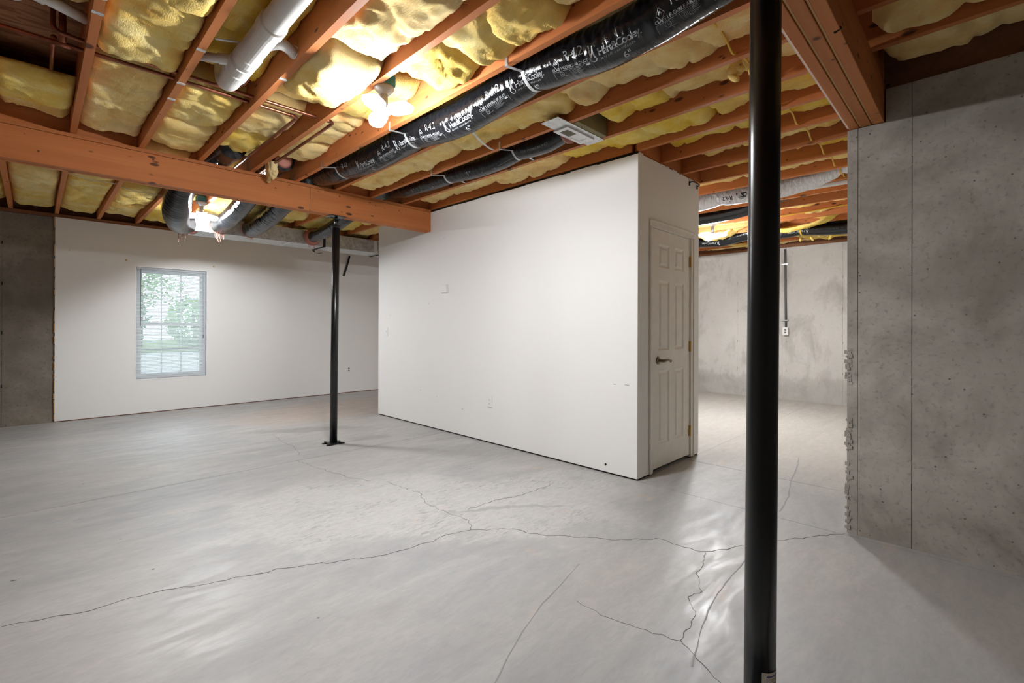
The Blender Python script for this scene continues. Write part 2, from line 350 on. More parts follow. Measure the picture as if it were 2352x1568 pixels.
# ------------------------------------------------------------------ structure: floor
CUTY, CUTX = 4.49, 4.33       # sawn control joints
fl = empty('floor', (0, 0, 0), kind='structure')
g = .0032
for (a, b, c, d) in [(XMIN-.3, XW-.002, YMIN-.3, CUTY-g), (XMIN-.3, XW-.002, CUTY+g, YW+.3), (XW+.002, CUTX-g, YMIN-.3, Y2+.0), (CUTX+g, XF+.3, YMIN-.3, Y2), (XW+.002, XF+.3, Y2+.002, YW+.3)]:
    box('slab', 'floor', a, b, c, d, -.10, 0, parent=fl)
box('slab_bed', 'dark', XMIN-.3, XF+.3, YMIN-.3, YW+.3, -.14, -.012, parent=fl)
rng = random.Random(4)
def crack(pts, w=.0032, jit=.012, step=.03, mat='crack', wob=True):
    P = [onZ(x, y) for x, y in pts]; out = []
    for a, b in zip(P[:-1], P[1:]):
        n = max(2, int((b-a).length/step)); sd = (b-a).cross(Vector((0, 0, 1))).normalized()
        for i in range(n):
            t = i/n; out.append(a.lerp(b, t)+sd*(rng.uniform(-jit, jit) if i else 0))
    out.append(P[-1]); out = [Vector((p.x, p.y, .0004)) for p in out]
    MB().ribbon(out, [w*rng.uniform(.35, 1.25) if wob else w for _ in out], th=.0004).build('crack' if mat == 'crack' else 'scuff_mark', mat, parent=fl)
crack([(0, 1440), (90, 1424), (180, 1408), (280, 1378), (400, 1352), (500, 1335), (650, 1305), (780, 1288), (870, 1276), (930, 1262), (1000, 1240), (1035, 1226), (1080, 1217), (1180, 1214), (1220, 1225), (1270, 1230), (1380, 1236), (1415, 1241), (1460, 1236), (1520, 1238), (1560, 1252), (1612, 1266), (1670, 1262), (1690, 1255), (1716, 1254), (1790, 1241), (1850, 1234), (1900, 1230), (1941, 1225)], .0042)
crack([(627, 997), (650, 1015), (676, 1027), (690, 1045)], .002)
crack([(680, 1057), (730, 1075), (760, 1083), (800, 1096), (850, 1104)], .0026)
crack([(890, 1106), (925, 1120), (965, 1132), (975, 1150), (978, 1156), (1020, 1173), (1050, 1184), (1078, 1194), (1082, 1217)], .0028)
crack([(1075, 1170), (1130, 1151), (1190, 1138), (1225, 1128), (1270, 1110)], .004)
crack([(1620, 1268), (1618, 1285), (1612, 1302), (1600, 1318), (1606, 1332), (1605, 1345), (1613, 1358), (1580, 1370), (1590, 1393), (1598, 1404), (1592, 1420), (1588, 1436), (1570, 1453), (1563, 1470), (1600, 1513), (1628, 1540), (1655, 1567)], .0028, .006, .02)
crack([(1325, 1380), (1380, 1413), (1430, 1430), (1500, 1455), (1563, 1471)], .0018)
crack([(1330, 1295), (1290, 1340), (1245, 1386), (1200, 1450), (1165, 1510), (1137, 1568)], .0055, .002, .06, 'scuff', True)
crack([(1715, 1282), (1690, 1312), (1650, 1360), (1625, 1405), (1605, 1465), (1590, 1530)], .006, .003, .05, 'scuff')
crack([(1835, 1050), (1830, 1075), (1815, 1110), (1812, 1140), (1790, 1175)], .012, .003, .08, 'scuff')
crack([(165, 1197), (190, 1190)], .006, .001, .1, 'scuff'); crack([(25, 1334), (38, 1332)], .01, .001, .1)

# ------------------------------------------------------------------ walls
def panel_wall(name, mat, axis, plane, facing, cuts, lo, hi, z0=0.0, z1=ZT-.04, depth=.22, sub=None):
    """concrete wall cast against form panels: one slab per form panel, fins of the joints recessed"""
    w = empty(name, (plane if axis == 'x' else (lo+hi)/2, plane if axis == 'y' else (lo+hi)/2, 0), kind='structure')
    def bb(nm, a, b, d0, d1, m, zz0=z0, zz1=z1):
        lo_, hi_ = sorted((plane-facing*d0, plane-facing*d1))
        if axis == 'x': return box(nm, m, lo_, hi_, a, b, zz0, zz1, parent=w)
        return box(nm, m, a, b, lo_, hi_, zz0, zz1, parent=w)
    bb('wall_core', lo, hi, .004, depth, mat)
    e = [lo]+sorted(c for c in cuts if lo < c < hi)+[hi]
    for a, b in zip(e[:-1], e[1:]): bb('panel', a+.0018, b-.0018, 0, .0045, mat)
    return w
def ties(parent, axis, plane, facing, us, zs):
    for u_ in us:
        for z in zs:
            r = .011
            if axis == 'x': b = MB().box(plane-.001*facing if facing < 0 else plane-.0005, plane+.002 if facing > 0 else plane+.0005, u_-.004, u_+.005, z-.02, z+.02); 
            else: b = MB().box(u_-.005, u_+.005, plane-.002, plane+.0005, z-.02, z+.02)
            b.build('form_tie', 'dark', parent=parent)
# right-hand concrete wall (face X = XC, looking -X) with a beam pocket at its corner
wr = panel_wall('wall_right', 'conc', 'x', XC, -1, [.529, .28, -.33, -.94, -1.55], YMIN, .28, 0, ZT-.04)
def wr_piece(a, b, z1):
    mb = MB().box(XC, XC+.0045, a+.0018, b-.0018 if b < YC-.001 else b, 0, z1)
    if a == .28: mb.box(XC, XC+.0045, a+.0018, .398, z1, ZT-.04)
    mb.build('panel', 'conc', parent=wr)
MB().box(XC+.004, XC+.22, .28, YC-.003, 0, 2.437).box(XC+.004, XC+.22, .28, .398, 2.437, ZT-.04).build('wall_core', 'conc', parent=wr)
wr_piece(.28, .529, 2.437); wr_piece(.529, YC, 2.437)
for y_ in (.28,): ties(wr, 'x', XC, -1, [y_], [2.19, 1.55, .938, .345])
ties(wr, 'x', XC, -1, [-.33], [2.19, 1.55, .938, .345])
# honeycombed (broken) arris at the foot of the corner
rng = random.Random(11); mb = MB()
for i in range(70):
    z = rng.choice([rng.uniform(.03, .42), rng.uniform(.9, 1.1), rng.uniform(.5, .7)]); s_ = rng.uniform(.004, .011)
    y_ = YC-rng.uniform(-.004, .02); mb.box(XC-.002-rng.uniform(0, .003), XC+.02, y_-s_, y_+s_, z-s_, z+s_)
mb.build('honeycomb_gravel', 'conc', parent=wr, kind='stuff')
wj = panel_wall('wall_jog', 'conc', 'y', YC, 1, [4.1, 4.9, 5.7, 6.5, 7.3, 8.1], XC+.225, XF, 0, ZT-.04)
wf = panel_wall('wall_far', 'concl', 'x', XF, -1, [1.589, 2.40, 3.203, 4.0, 4.8, 5.6, 6.4, 7.2, 8.0], YC, YW, 0, ZT-.04)
ties(wf, 'x', XF, -1, [1.589, 2.40, 3.203], [2.06, 1.55, 1.0, .5])
wl = panel_wall('wall_left', 'conc', 'x', XMIN, 1, [-2, -1.2, -.4, .4, 1.2, 2, 2.8, 3.6, 4.4, 5.2, 6, 6.8, 7.6], YMIN, YW)
wb = panel_wall('wall_back', 'conc', 'y', YMIN, 1, [-2, -1.2, -.4, .4, 1.2, 2, 2.8], XMIN, XC)
# window wall: concrete strip on the left, drywall lining to its right with the window opening
ww = panel_wall('wall_window_concrete', 'concd', 'y', YW+.025, -1, [-1.9, -1.09, -.276], XMIN, XL+.02)
ties(ww, 'y', YW+.025, -1, [-.276], [2.25, 1.75, 1.15, .5])
WX0, WX1, WZ0, WZ1 = 1.006, 1.863, .483, 2.077
wd = empty('wall_window', (4.6, YW, 0), kind='structure')
zt = 2.632
mb = MB(); mb.box(XL, WX0, YW, YW+.25, .012, zt).box(WX1, XF, YW, YW+.25, .012, zt).box(WX0, WX1, YW, YW+.25, .012, WZ0).box(WX0, WX1, YW, YW+.25, WZ1, zt)
mb.build('drywall_lining', 'dry', parent=wd)
box('sole_plate', 'sill', XL, XF, YW+.006, YW+.2, 0, .012, parent=wd)
mb = MB(); rng = random.Random(3); z = .03
while z < zt-.06:
    h_ = rng.uniform(.04, .16); mb.box(XL-rng.uniform(.004, .012), XL+.001, YW+.002, YW+.018, z, min(zt, z+h_)); z += h_+rng.uniform(.005, .05)
mb.build('torn_drywall_edge', 'tan', parent=wd)
box('trim_1', 'sill', XMIN, XF, YW-.012, YW+.24, zt, ZJ-.002, kind='structure')
box('trim_2', 'sill', XC+.03, XC+.22, YMIN, YC-.20, ZT-.04, ZJ-.002, kind='structure')
box('trim_3', 'sill', XF-.03, XF+.2, YC, YW, ZT-.04, ZJ-.002, kind='structure')
box('trim_4', 'sill', XC+.22, XF, YC-.2, YC+.02, ZT-.04, ZJ-.002, kind='structure')
# white partition round the stair: four drywall faces on dark sole plates
wp = empty('wall_partition', ((XW+X3)/2, (Y1+Y2)/2, 0), kind='structure')
zp = 2.645
DX0, DX1, DZ1 = 3.665, 4.405, 2.095            # door opening
box('drywall_front', 'dry', XW, XW+.115, Y2, Y1, .014, zp, parent=wp)
mb = MB().box(XW+.115, DX0, Y2, Y2+.115, .014, zp).box(DX1, X3, Y2, Y2+.115, .014, zp).box(DX0, DX1, Y2, Y2+.115, DZ1, zp)
mb.build('drywall_door_side', 'dry', parent=wp)
box('drywall_back', 'dry', X3-.115, X3, Y2+.115, Y1-.115, .014, zp, parent=wp)
box('drywall_end', 'dry', XW+.115, X3, Y1-.115, Y1, .014, zp, parent=wp)
MB().box(XW+.008, XW+.1, Y2+.008, Y1-.008, 0, .014).box(XW+.1, DX0, Y2+.008, Y2+.1, 0, .014).box(DX1, X3-.008, Y2+.008, Y2+.1, 0, .014).build('sole_plate', 'dark', parent=wp)
MB().box(XW+.012, XW+.1, Y2+.012, YB-.01, zp, ZJ-.002).build('top_plate', 'dark', parent=wp)  # near-black: the shadow gap under the joists is put into its colour
MB().box(XW+.1, X3-.012, Y2+.012, Y2+.1, zp, ZJ-.006).build('top_plate', 'woodx', parent=wp)
mb = MB(); rng = random.Random(8); x = XW+.02
while x < X3-.04:
    l = rng.uniform(.03, .16); mb.box(x, min(X3, x+l), Y2-.001, Y2+.010, zp-.002, zp+rng.uniform(.004, .016)); x += l+rng.uniform(.0, .02)
mb.build('torn_drywall_edge', 'gasket', parent=wp)
mb = MB(); rng = random.Random(9); y = Y2+.4
while y < 4.4:
    l = rng.uniform(.1, .5); mb.box(XW-.001, XW+.010, y, min(4.5, y+l), zp-.002, zp+rng.uniform(.003, .012)); y += l+rng.uniform(.05, .5)
mb.build('torn_drywall_edge', 'gasket', parent=wp)
hp = onX(1391, 1066, XW)
MB().tube([(XW-.0008, hp.y, hp.z), (XW+.004, hp.y, hp.z)], .011, 14).build('drywall_hole', 'dark', parent=wp)
for (x, y, l) in [(1412, 882, .012), (1440, 884, .02), (1020, 547, .008), (966, 895, .01), (1003, 911, .008), (1062, 939, .012)]:
    q = onX(x, y, XW); box('scuff_mark', 'ink', XW-.0006, XW+.001, q.y-l, q.y+l, q.z-.002, q.z+.002, parent=wp)
for (x, y) in [(290, 597), (491, 612)]:
    q = onY(x, y, YW); MB().tube([(q.x, YW-.0008, q.z), (q.x, YW+.002, q.z)], .012, 10).build('paint_scar', 'tan', parent=wd)

# ------------------------------------------------------------------ ceiling: subfloor, joists, header
ce = empty('ceiling', (3, 3, ZJ), kind='structure')
box('subfloor', 'osb', XMIN-.06, XF+.2, YMIN-.06, YW+.2, ZS, ZS+.02, parent=ce)
def joist(k, y0, y1):
    x = JX(k); box('joist', 'joist', x-.019, x+.019, y0, y1, ZJ, ZS-.001, parent=ce)
YR0, YR1 = .405, .572                          # near beam
for k in range(-7, 23):
    x = JX(k)
    if x > XF-.05: continue
    if k <= 7: joist(k, YMIN, YB+.06); 
    elif k <= 10: joist(k, YR0 if k == 8 else YC-.1, Y2+.012)
    else: joist(k, YC-.1, YW+.1)
    if k <= 7: joist(k, YB+.062, YW+.1)
    elif k <= 10: joist(k, Y1, YW+.1)
joist(8, Y2+.06, YB+.06)
box('rim_joist', 'sill', XC+.04, XC+.08, YMIN, YR0, ZJ, ZS-.001, parent=ce)
box('header_joist', 'woodx', XW+.04, X3+.07, Y2+.014, Y2+.052, ZJ, ZS-.001, parent=ce)
box('rim_joist', 'sill', XMIN, XF+.15, YW+.12, YW+.16, ZJ-.003, ZS-.001, parent=ce)
box('rim_joist', 'sill', XF+.02, XF+.06, YC-.1, YW+.1, ZJ-.003, ZS-.001, parent=ce)
box('rim_joist', 'sill', XC+.08, XF+.06, YC-.15, YC-.11, ZJ-.003, ZS-.001, parent=ce)
box('rim_joist', 'sill', XMIN-.06, XMIN-.02, YMIN, YW+.1, ZT-.041, ZS-.001, parent=ce)
box('rim_joist', 'sill', XMIN-.06, XC+.1, YMIN-.06, YMIN-.02, ZT-.041, ZS-.001, parent=ce)
box('pocket_leak_fill', 'sill', XC+.105, XC+.21, YR0-.02, YC, 2.44, ZS-.001, parent=ce)  # added filler blocks, closing a slit where light leaked beside the beam
box('pocket_leak_fill', 'sill', XC-.01, XC+.1, YR0, YR1, ZJ, ZS-.001, parent=ce)
for k in range(-2, 8):                         # blocking over the far beam
    if k in (1, 2, 3, 4, 6): continue
    box('blocking', 'woodx', JX(k)+.02, JX(k+1)-.02, YB+.04, YB+.078, ZJ+.001, ZS-.001, parent=ce)
box('blocking', 'woodx', JX(7)+.02, JX(8)-.02, YR0+.01, YR0+.048, ZJ+.001, ZS-.001, parent=ce)

# ------------------------------------------------------------------ beams
b1 = empty('support_beam', (.4, YB+.057, ZB), 'long knotty timber beam spanning left of the white partition on a slim black post', 'beam')
px_ = .038
xj = onY(712, 440, YB).x
for i in range(3):
    y0 = YB+i*(px_+.0015)
    for (a, b) in ([(XMIN, xj-.0012), (xj+.0012, XW+.01)] if i == 0 else [(XMIN, XW+.01)]):
        box('ply', 'beam', a, b, y0, y0+px_, ZB+(.002 if i == 1 else 0), ZB+.235, parent=b1, bevel=.002)
box('bearing_plate', 'beam', XMIN, XW-.002, YB-.004, YB+.12, ZB+.237, ZJ-.001, parent=b1, bevel=.0015)
b2 = empty('support_beam', (.4, (YR0+YR1)/2, 2.44), 'three-ply timber beam pocketed into the corner of the right concrete wall', 'beam')
w_ = (YR1-YR0-.024)/3
for i in range(3):
    y0 = YR0+i*(w_+.012)
    box('ply', 'beam', XMIN, XC+.1, y0, y0+w_, 2.44, ZJ-.002, parent=b2, bevel=.003)
    if i < 2: box('spacer', 'tan', XMIN, XC+.1, y0+w_+.002, y0+w_+.010, 2.446, ZJ-.01, parent=b2)
box('sealing_strip', 'gasket', .4, XC-.01, YR1+.001, YR1+.009, 2.446, 2.50, parent=b2)
MB().tube([(2.275, YR0-.002, 2.447), (2.285, YR0+.022, 2.4405)], .007, 8).build('knot_hole', 'dark', parent=b2)

# ------------------------------------------------------------------ posts
# near post leans very slightly, as in the photograph
pt = Vector((1.655, .494, 2.432)); pb = Vector((1.604, .494, 0.0)); ax = (pt-pb)
p1 = empty('steel_post', pb, 'thick glossy black steel post standing near the right beam', 'post')
MB().tube([pb+ax*.004, pb+ax*.25, pb+ax*.5, pb+ax*.75, pb+ax*.985], .0453, 40).build('shaft', 'black', parent=p1, smooth=True)
box('base_plate', 'black', pb.x-.075, pb.x+.075, .419, .569, 0, .009, parent=p1); box('top_plate', 'black', pt.x-.1, pt.x+.1, .43, .56, 2.428, 2.438, parent=p1)
# paper label wrapped on the post
def on_post(h_, ang, r=.0459):
    c = pb+ax*(h_/ax.z); return c+Vector((math.cos(ang), math.sin(ang), 0))*r
va = math.atan2(-pb.y, -pb.x)                   # towards the camera
def post_patch(name, mat, a0, a1, h0, h1, r, par):
    mb = MB(); n = 12; i0 = 0
    for i in range(n+1):
        a = a0+(a1-a0)*i/n; mb.v += [tuple(on_post(h0, a, r)), tuple(on_post(h1, a, r))]
    for i in range(n): mb.f.append((2*i, 2*i+2, 2*i+3, 2*i+1))
    return mb.build(name, mat, parent=par)
lb = post_patch('paper_label', 'label', va+.12, va+1.9, .05, .189, .0458, p1)
for (a0, a1, h0, h1) in [(.42, .45, .05, .177), (.42, 1.8, .176, .179)]: post_patch('printed_border', 'blueink', va+a0, va+a1, h0, h1, .04605, p1)
for (a0, a1, h0, h1) in [(.55, 1.7, .168, .1695), (.7, 1.6, .163, .1645), (.55, 1.05, .153, .158), (1.1, 1.5, .154, .157), (.62, .66, .144, .149), (1.0, 1.04, .146, .150), (.58, 1.2, .133, .139), (.6, 1.5, .122, .126), (.6, 1.4, .112, .115)]:
    post_patch('printed_line', 'ink', va+a0, va+a1, h0, h1, .04605, p1)
p2 = empty('steel_post', (2.255, 4.872, 0), 'slim black screw-jack post under the long knotty beam', 'post')
MB().tube([(2.235, 4.872, .008), (2.245, 4.872, 1.2), (2.255, 4.872, 2.300)], .038, 28).build('shaft', 'black', parent=p2, smooth=True)
MB().tube([(2.255, 4.872, 2.29), (2.255, 4.872, 2.398)], .0155, 14).build('jack_screw', 'black', parent=p2, smooth=True)
MB().tube([(2.255, 4.872, 2.285), (2.255, 4.872, 2.304)], .041, 28).build('collar', 'black', parent=p2, smooth=True)
box('top_plate', 'black', 2.175, 2.335, 4.80, 4.935, 2.398, ZB-.0005, parent=p2); MB().tube([(2.165, 4.80, 2.372), (2.36, 4.86, 2.372)], .006, 8).build('turning_bar', 'black', parent=p2)
mb = MB()
for dy in (-.052, .052): mb.box(2.14, 2.33, 4.872+dy-.012, 4.872+dy+.012, 0, .012)
for dx in (-.055, .055): mb.box(2.235+dx-.012, 2.235+dx+.012, 4.79, 4.955, .012, .02)
mb.box(2.19, 2.28, 4.83, 4.915, .004, .016); mb.build('base_plate', 'black', parent=p2)

# ------------------------------------------------------------------ door in the partition
d = empty('door_1', (4.035, Y2, 0), kind='structure')
sx0, sx1, sz0, sz1 = DX0+.015, DX1-.015, .035, DZ1-.015; yf, yb = Y2+.004, Y2+.040
cols = [(3.79, 3.985), (4.09, 4.27)]; rows = [(.226, .866), (1.04, 1.648), (1.76, 1.962)]
mb = MB(); xe = [sx0, cols[0][0], cols[0][1], cols[1][0], cols[1][1], sx1]; ze = [sz0, rows[0][0], rows[0][1], rows[1][0], rows[1][1], rows[2][0], rows[2][1], sz1]
for i in range(5):
    if i % 2 == 0: mb.box(xe[i], xe[i+1], yf, yb, sz0, sz1)
    else:
        for j in range(0, 7, 2): mb.box(xe[i], xe[i+1], yf, yb, ze[j], ze[j+1])
leaf = mb.build('door_leaf', 'doorw', parent=d)
def panel(x0, x1, z0, z1):
    mb = MB(); rings = [(0, 0), (.016, .010), (.026, .010), (.044, .002)]; 
    for (i, dp) in rings: mb.v += [(x0+i, yf+dp, z0+i), (x1-i, yf+dp, z0+i), (x1-i, yf+dp, z1-i), (x0+i, yf+dp, z1-i)]
    for r_ in range(3):
        for k in range(4): a = r_*4+k; b_ = r_*4+(k+1) % 4; mb.f.append((a, b_, b_+4, a+4))
    mb.f.append((12, 13, 14, 15)); mb.build('panel', 'doorw', parent=leaf)
for c in cols:
    for r_ in rows: panel(c[0], c[1], r_[0], r_[1])
for (a, b, c, e) in ((DX0-.002, DX0+.012, .012, DZ1+.0), (DX1-.012, DX1+.002, .012, DZ1), (DX0, DX1, DZ1-.012, DZ1+.002)): box('jamb', 'doorw', a, b, Y2-.002, Y2+.115, c, e, parent=d)
def casing(x0, x1, z0, z1, side):
    mb = MB().box(x0, x1, Y2-.011, Y2-.0005, z0, z1)
    if side == 'l': mb.box(x0, x0+.018, Y2-.018, Y2-.0105, z0, z1)
    elif side == 'r': mb.box(x1-.018, x1, Y2-.018, Y2-.0105, z0, z1)
    else: mb.box(x0, x1, Y2-.018, Y2-.0105, z1-.018, z1)
    mb.build('casing', 'doorw', parent=d, bevel=.004)
casing(DX0-.052, DX0+.006, .012, DZ1-.0065, 'l'); casing(DX1-.006, DX1+.052, .012, DZ1-.0065, 'r'); casing(DX0-.052, DX1+.052, DZ1-.006, DZ1+.052, 't')
hd = MB(); kx, kz = 3.776, .955
hd.tube([(kx, yf, kz), (kx, yf-.006, kz), (kx, yf-.010, kz), (kx, yf-.014, kz)], [.033, .033, .027, .016], 24)
hd.tube(smooth_path([(kx, yf-.012, kz), (kx, yf-.05, kz), (kx+.02, yf-.062, kz+.002), (kx+.06, yf-.062, kz+.006), (kx+.10, yf-.060, kz-.002), (kx+.118, yf-.058, kz-.006)], 5), [.013]*6+[.012]*6+[.011]*6+[.009]*7+[.012], 12)
hd.build('lever_handle', 'bronze', parent=d, smooth=True)
for z in (1.863, 1.062, .262):
    hb = MB().tube([(DX1-.014, Y2-.008, z-.05), (DX1-.014, Y2-.008, z+.05)], .0075, 10); hb.box(DX1-.03, DX1+.002, Y2-.003, Y2+.003, z-.048, z+.048); hb.build('hinge', 'brass', parent=d)
box('threshold_dark', 'dark', DX0, DX1, Y2+.05, Y2+.11, .001, .030, parent=d)
hk = onY(1590, 417, Y2)
MB().tube(smooth_path([(4.37, Y2-.004, 2.612), (4.372, Y2-.03, 2.618), (4.45, Y2-.035, 2.621), (4.53, Y2-.03, 2.618), (4.54, Y2-.004, 2.612)], 5), .006, 8).box(4.362, 4.378, Y2-.008, Y2-.0003, 2.585, 2.625).box(4.532, 4.548, Y2-.008, Y2-.0003, 2.585, 2.625).build('pull_bar', 'black', label='small black metal handle high on the wall above the white door', cat='handle')

# ------------------------------------------------------------------ window with blind
wi = empty('window_1', ((WX0+WX1)/2, YW+.1, WZ0), kind='structure')
fy0, fy1 = YW+.085, YW+.15; t_ = .04
MB().box(WX0, WX0+t_, fy0, fy1, WZ0, WZ1).box(WX1-t_, WX1, fy0, fy1, WZ0, WZ1).box(WX0+t_, WX1-t_, fy0, fy1, WZ0, WZ0+t_).box(WX0+t_, WX1-t_, fy0, fy1, WZ1-t_, WZ1).build('window_frame', 'vinyl', parent=wi)
mz = 1.262
for (z0, z1, yy) in ((WZ0+t_, mz+.02, fy0+.012), (mz-.015, WZ1-t_, fy0+.038)):
    a, b = WX0+t_, WX1-t_; s_ = .032
    sa = MB().box(a, a+s_, yy, yy+.022, z0, z1).box(b-s_, b, yy, yy+.022, z0, z1).box(a+s_, b-s_, yy, yy+.022, z0, z0+s_).box(a+s_, b-s_, yy, yy+.022, z1-s_, z1).build('sash', 'vinyl', parent=wi)
    box('pane', 'glass', a+s_, b-s_, yy+.009, yy+.012, z0+s_, z1-s_, parent=sa)
    for i in (1, 2):
        x = a+s_+(b-a-2*s_)*i/3; box('muntin', 'vinyl', x-.008, x+.008, yy+.003, yy+.0085, z0+s_, z1-s_, parent=sa)
    zc = (z0+z1)/2; box('muntin', 'vinyl', a+s_, b-s_, yy+.0125, yy+.018, zc-.008, zc+.008, parent=sa)
# reveal lining and sill
MB().box(WX0-.012, WX0+.004, YW-.004, fy0, WZ0-.012, WZ1+.012).box(WX1-.004, WX1+.012, YW-.004, fy0, WZ0-.012, WZ1+.012).box(WX0, WX1, YW-.004, fy0, WZ1-.004, WZ1+.012).box(WX0, WX1, YW-.004, fy0, WZ0-.012, WZ0+.004).build('window_reveal', 'vinyl', parent=wi)
bl = empty('mini_blind', ((WX0+WX1)/2, YW+.04, WZ0), 'lowered white slatted mini blind hanging in the window', 'blind')
bx0, bx1 = WX0+.012, WX1-.012
box('headrail', 'slat', bx0, bx1, YW+.028, YW+.054, WZ1-.034, WZ1-.006, parent=bl); box('bottom_rail', 'slat', bx0, bx1, YW+.03, YW+.052, WZ0+.012, WZ0+.024, parent=bl)
nsl = 74; zs0, zs1 = WZ0+.036, WZ1-.045
sm = MB()
for i in range(5):
    t = i/4; yy = YW+.040+.021*(t-.5); zz = .0025*math.sin(math.pi*t)+(t-.5)*.0155
    sm.v += [(bx0, yy, zz), (bx1, yy, zz)]
for i in range(4): sm.f.append((2*i, 2*i+1, 2*i+3, 2*i+2))
s0 = sm.build('slat', 'slat', parent=bl, origin=(bx0, YW+.04, 0)); base = s0.location.copy()
for i in range(nsl):
    s_ = s0 if i == 0 else s0.copy()
    if i: col.objects.link(s_); s_.parent = bl
    s_.location = (base.x, base.y, base.z+zs0+(zs1-zs0)*i/(nsl-1))
for x in (bx0+.1, (bx0+bx1)/2, bx1-.1):
    MB().tube([(x, YW+.041, WZ0+.02), (x, YW+.041, WZ1-.03)], .0012, 5).build('ladder_cord', 'slat', parent=bl)
MB().tube([(bx0+.045, YW+.022, WZ1-.03), (bx0+.043, YW+.020, WZ0+.75)], .0035, 6).build('tilt_wand', 'greyp', parent=bl)
MB().tube([(bx1-.035, YW+.022, WZ1-.03), (bx1-.03, YW+.02, WZ0+.62)], .0016, 5).tube([(bx1-.03, YW+.02, WZ0+.62), (bx1-.03, YW+.02, WZ0+.575)], .005, 6).build('pull_cord', 'greyp', parent=bl)

# ------------------------------------------------------------------ outdoors seen through the blind
box('garden_ground', 'gravel', -14, 24, YW+.3, YW+13, .05, .25, label='pale gravel yard outside the window', cat='ground', kind='structure')
box('garden_lawn', 'grass', -24, 34, YW+13, YW+32, .1, .3, label='green lawn beyond the gravel outside the window', cat='lawn', kind='structure')
def shrub(cx_, cyy, r, h_, n, seed, mat, label, trunk=False):
    rg = random.Random(seed); root = empty('garden_tree' if trunk else 'garden_shrub', (cx_, cyy, .25), label, 'tree' if trunk else 'shrub', 'greenery outside the window')
    mb = MB(); zc = .25+h_*(.62 if trunk else .5)
    for i in range(n):
        a, b_ = rg.uniform(0, 6.283), math.acos(rg.uniform(-1, 1)); q = r*rg.uniform(.35, 1.0)**.5*(.8+.3*math.sin(3*a+seed))
        p = Vector((cx_+q*math.sin(b_)*math.cos(a), cyy+q*math.sin(b_)*math.sin(a), zc+h_*.5*(.75 if trunk else 1)*math.cos(b_)*rg.uniform(.6, 1)))
        s_ = rg.uniform(.06, .13); u_ = Vector((rg.gauss(0, 1), rg.gauss(0, 1), rg.gauss(0, 1))).normalized(); w2 = u_.cross(Vector((rg.gauss(0, 1), rg.gauss(0, 1), .3))).normalized()
        mb.quad(p-u_*s_, p+w2*s_*.5, p+u_*s_, p-w2*s_*.5)
    mb.build('foliage', mat, parent=root)
    MB().tube([(cx_, cyy, .2), (cx_+.05, cyy, .25+h_*.3), (cx_-.03, cyy, .25+h_*.7)], [.09, .07, .03], 8).build('trunk', 'bark', parent=root)
shrub(1.9, 22.6, 1.2, 2.6, 1300, 1, 'leaf', 'rounded dark green shrub leftmost in the window view')
shrub(4.6, 22.9, 1.35, 2.3, 1300, 2, 'leaf2', 'rounded light green shrub right in the window view')
shrub(3.3, 26.4, 2.3, 6.5, 2200, 3, 'leaf2', 'tall light green tree in the middle behind the shrubs', True)
shrub(-2.6, 25.5, 2.2, 6.0, 1300, 4, 'leaf2', 'tall light green tree far left outside the window', True)
shrub(7.9, 25.5, 2.2, 6.5, 1300, 5, 'leaf', 'tall dark green tree right outside the window', True)

# ------------------------------------------------------------------ wall fittings
def plate_x(name, y, z, w, h_, label, cat, kind, X=XW):
    r = empty(name, (X, y, z-h_/2), label, cat); box('cover_plate', 'plate', X-.006, X-.0003, y-w/2, y+w/2, z-h_/2, z+h_/2, parent=r, bevel=.002)
    if kind == 'outlet':
        for dz in (-.02, .02):
            rc = MB().tube([(X-.0075, y, z+dz), (X-.006, y, z+dz)], .0165, 16).build('receptacle', 'plate', parent=r)
            MB().box(X-.0082, X-.0074, y-.007, y-.005, z+dz-.002, z+dz+.007).box(X-.0082, X-.0074, y+.005, y+.007, z+dz-.002, z+dz+.007).box(X-.0082, X-.0074, y-.002, y+.002, z+dz-.009, z+dz-.005).build('slot', 'dark', parent=rc)
    else:
        MB().box(X-.013, X-.005, y-.005, y+.005, z-.002, z+.012).build('toggle', 'plate', parent=r)
    return r
plate_x('wall_outlet', 3.731, .443, .078, .118, 'white duplex outlet low on the white partition wall', 'outlet', 'outlet')
plate_x('light_switch', 5.839, 1.167, .075, .118, 'white toggle light switch at the left edge of the white partition', 'switch', 'switch')
th = empty('thermostat_box', (XW, 4.522, 1.65), 'small blank white box mounted high on the white partition wall', 'wall box')
box('cover', 'plate', XW-.024, XW-.0003, 4.522-.055, 4.522+.055, 1.690-.048, 1.690+.048, parent=th, bevel=.008); box('back_plate', 'plate', XW-.006, XW-.0002, 4.522-.06, 4.522+.06, 1.69-.053, 1.69+.053, parent=th)
ow = empty('wall_outlet', (4.158, YW, .38), 'white duplex outlet low on the far wall right of the window', 'outlet')
box('cover_plate', 'plate', 4.158-.038, 4.158+.038, YW-.006, YW-.0003, .436-.058, .436+.058, parent=ow, bevel=.002)
for dz in (-.02, .02): MB().tube([(4.158, YW-.0075, .436+dz), (4.158, YW-.006, .436+dz)], .0165, 14).build('receptacle', 'ink', parent=ow)
cd = empty('conduit_outlet', (XF, 2.41, 1.1), 'grey vertical conduit ending in a white outlet box on the far concrete wall', 'conduit')
MB().tube([(XF-.02, 2.417, 2.60), (XF-.02, 2.412, 1.9), (XF-.02, 2.402, 1.235)], .0165, 12).build('pipe', 'greyp', parent=cd, smooth=True)
box('outlet_box', 'plate', XF-.05, XF-.0003, 2.362, 2.442, 1.12, 1.245, parent=cd, bevel=.004); box('cover_plate', 'plate', XF-.056, XF-.05, 2.36, 2.444, 1.118, 1.248, parent=cd)
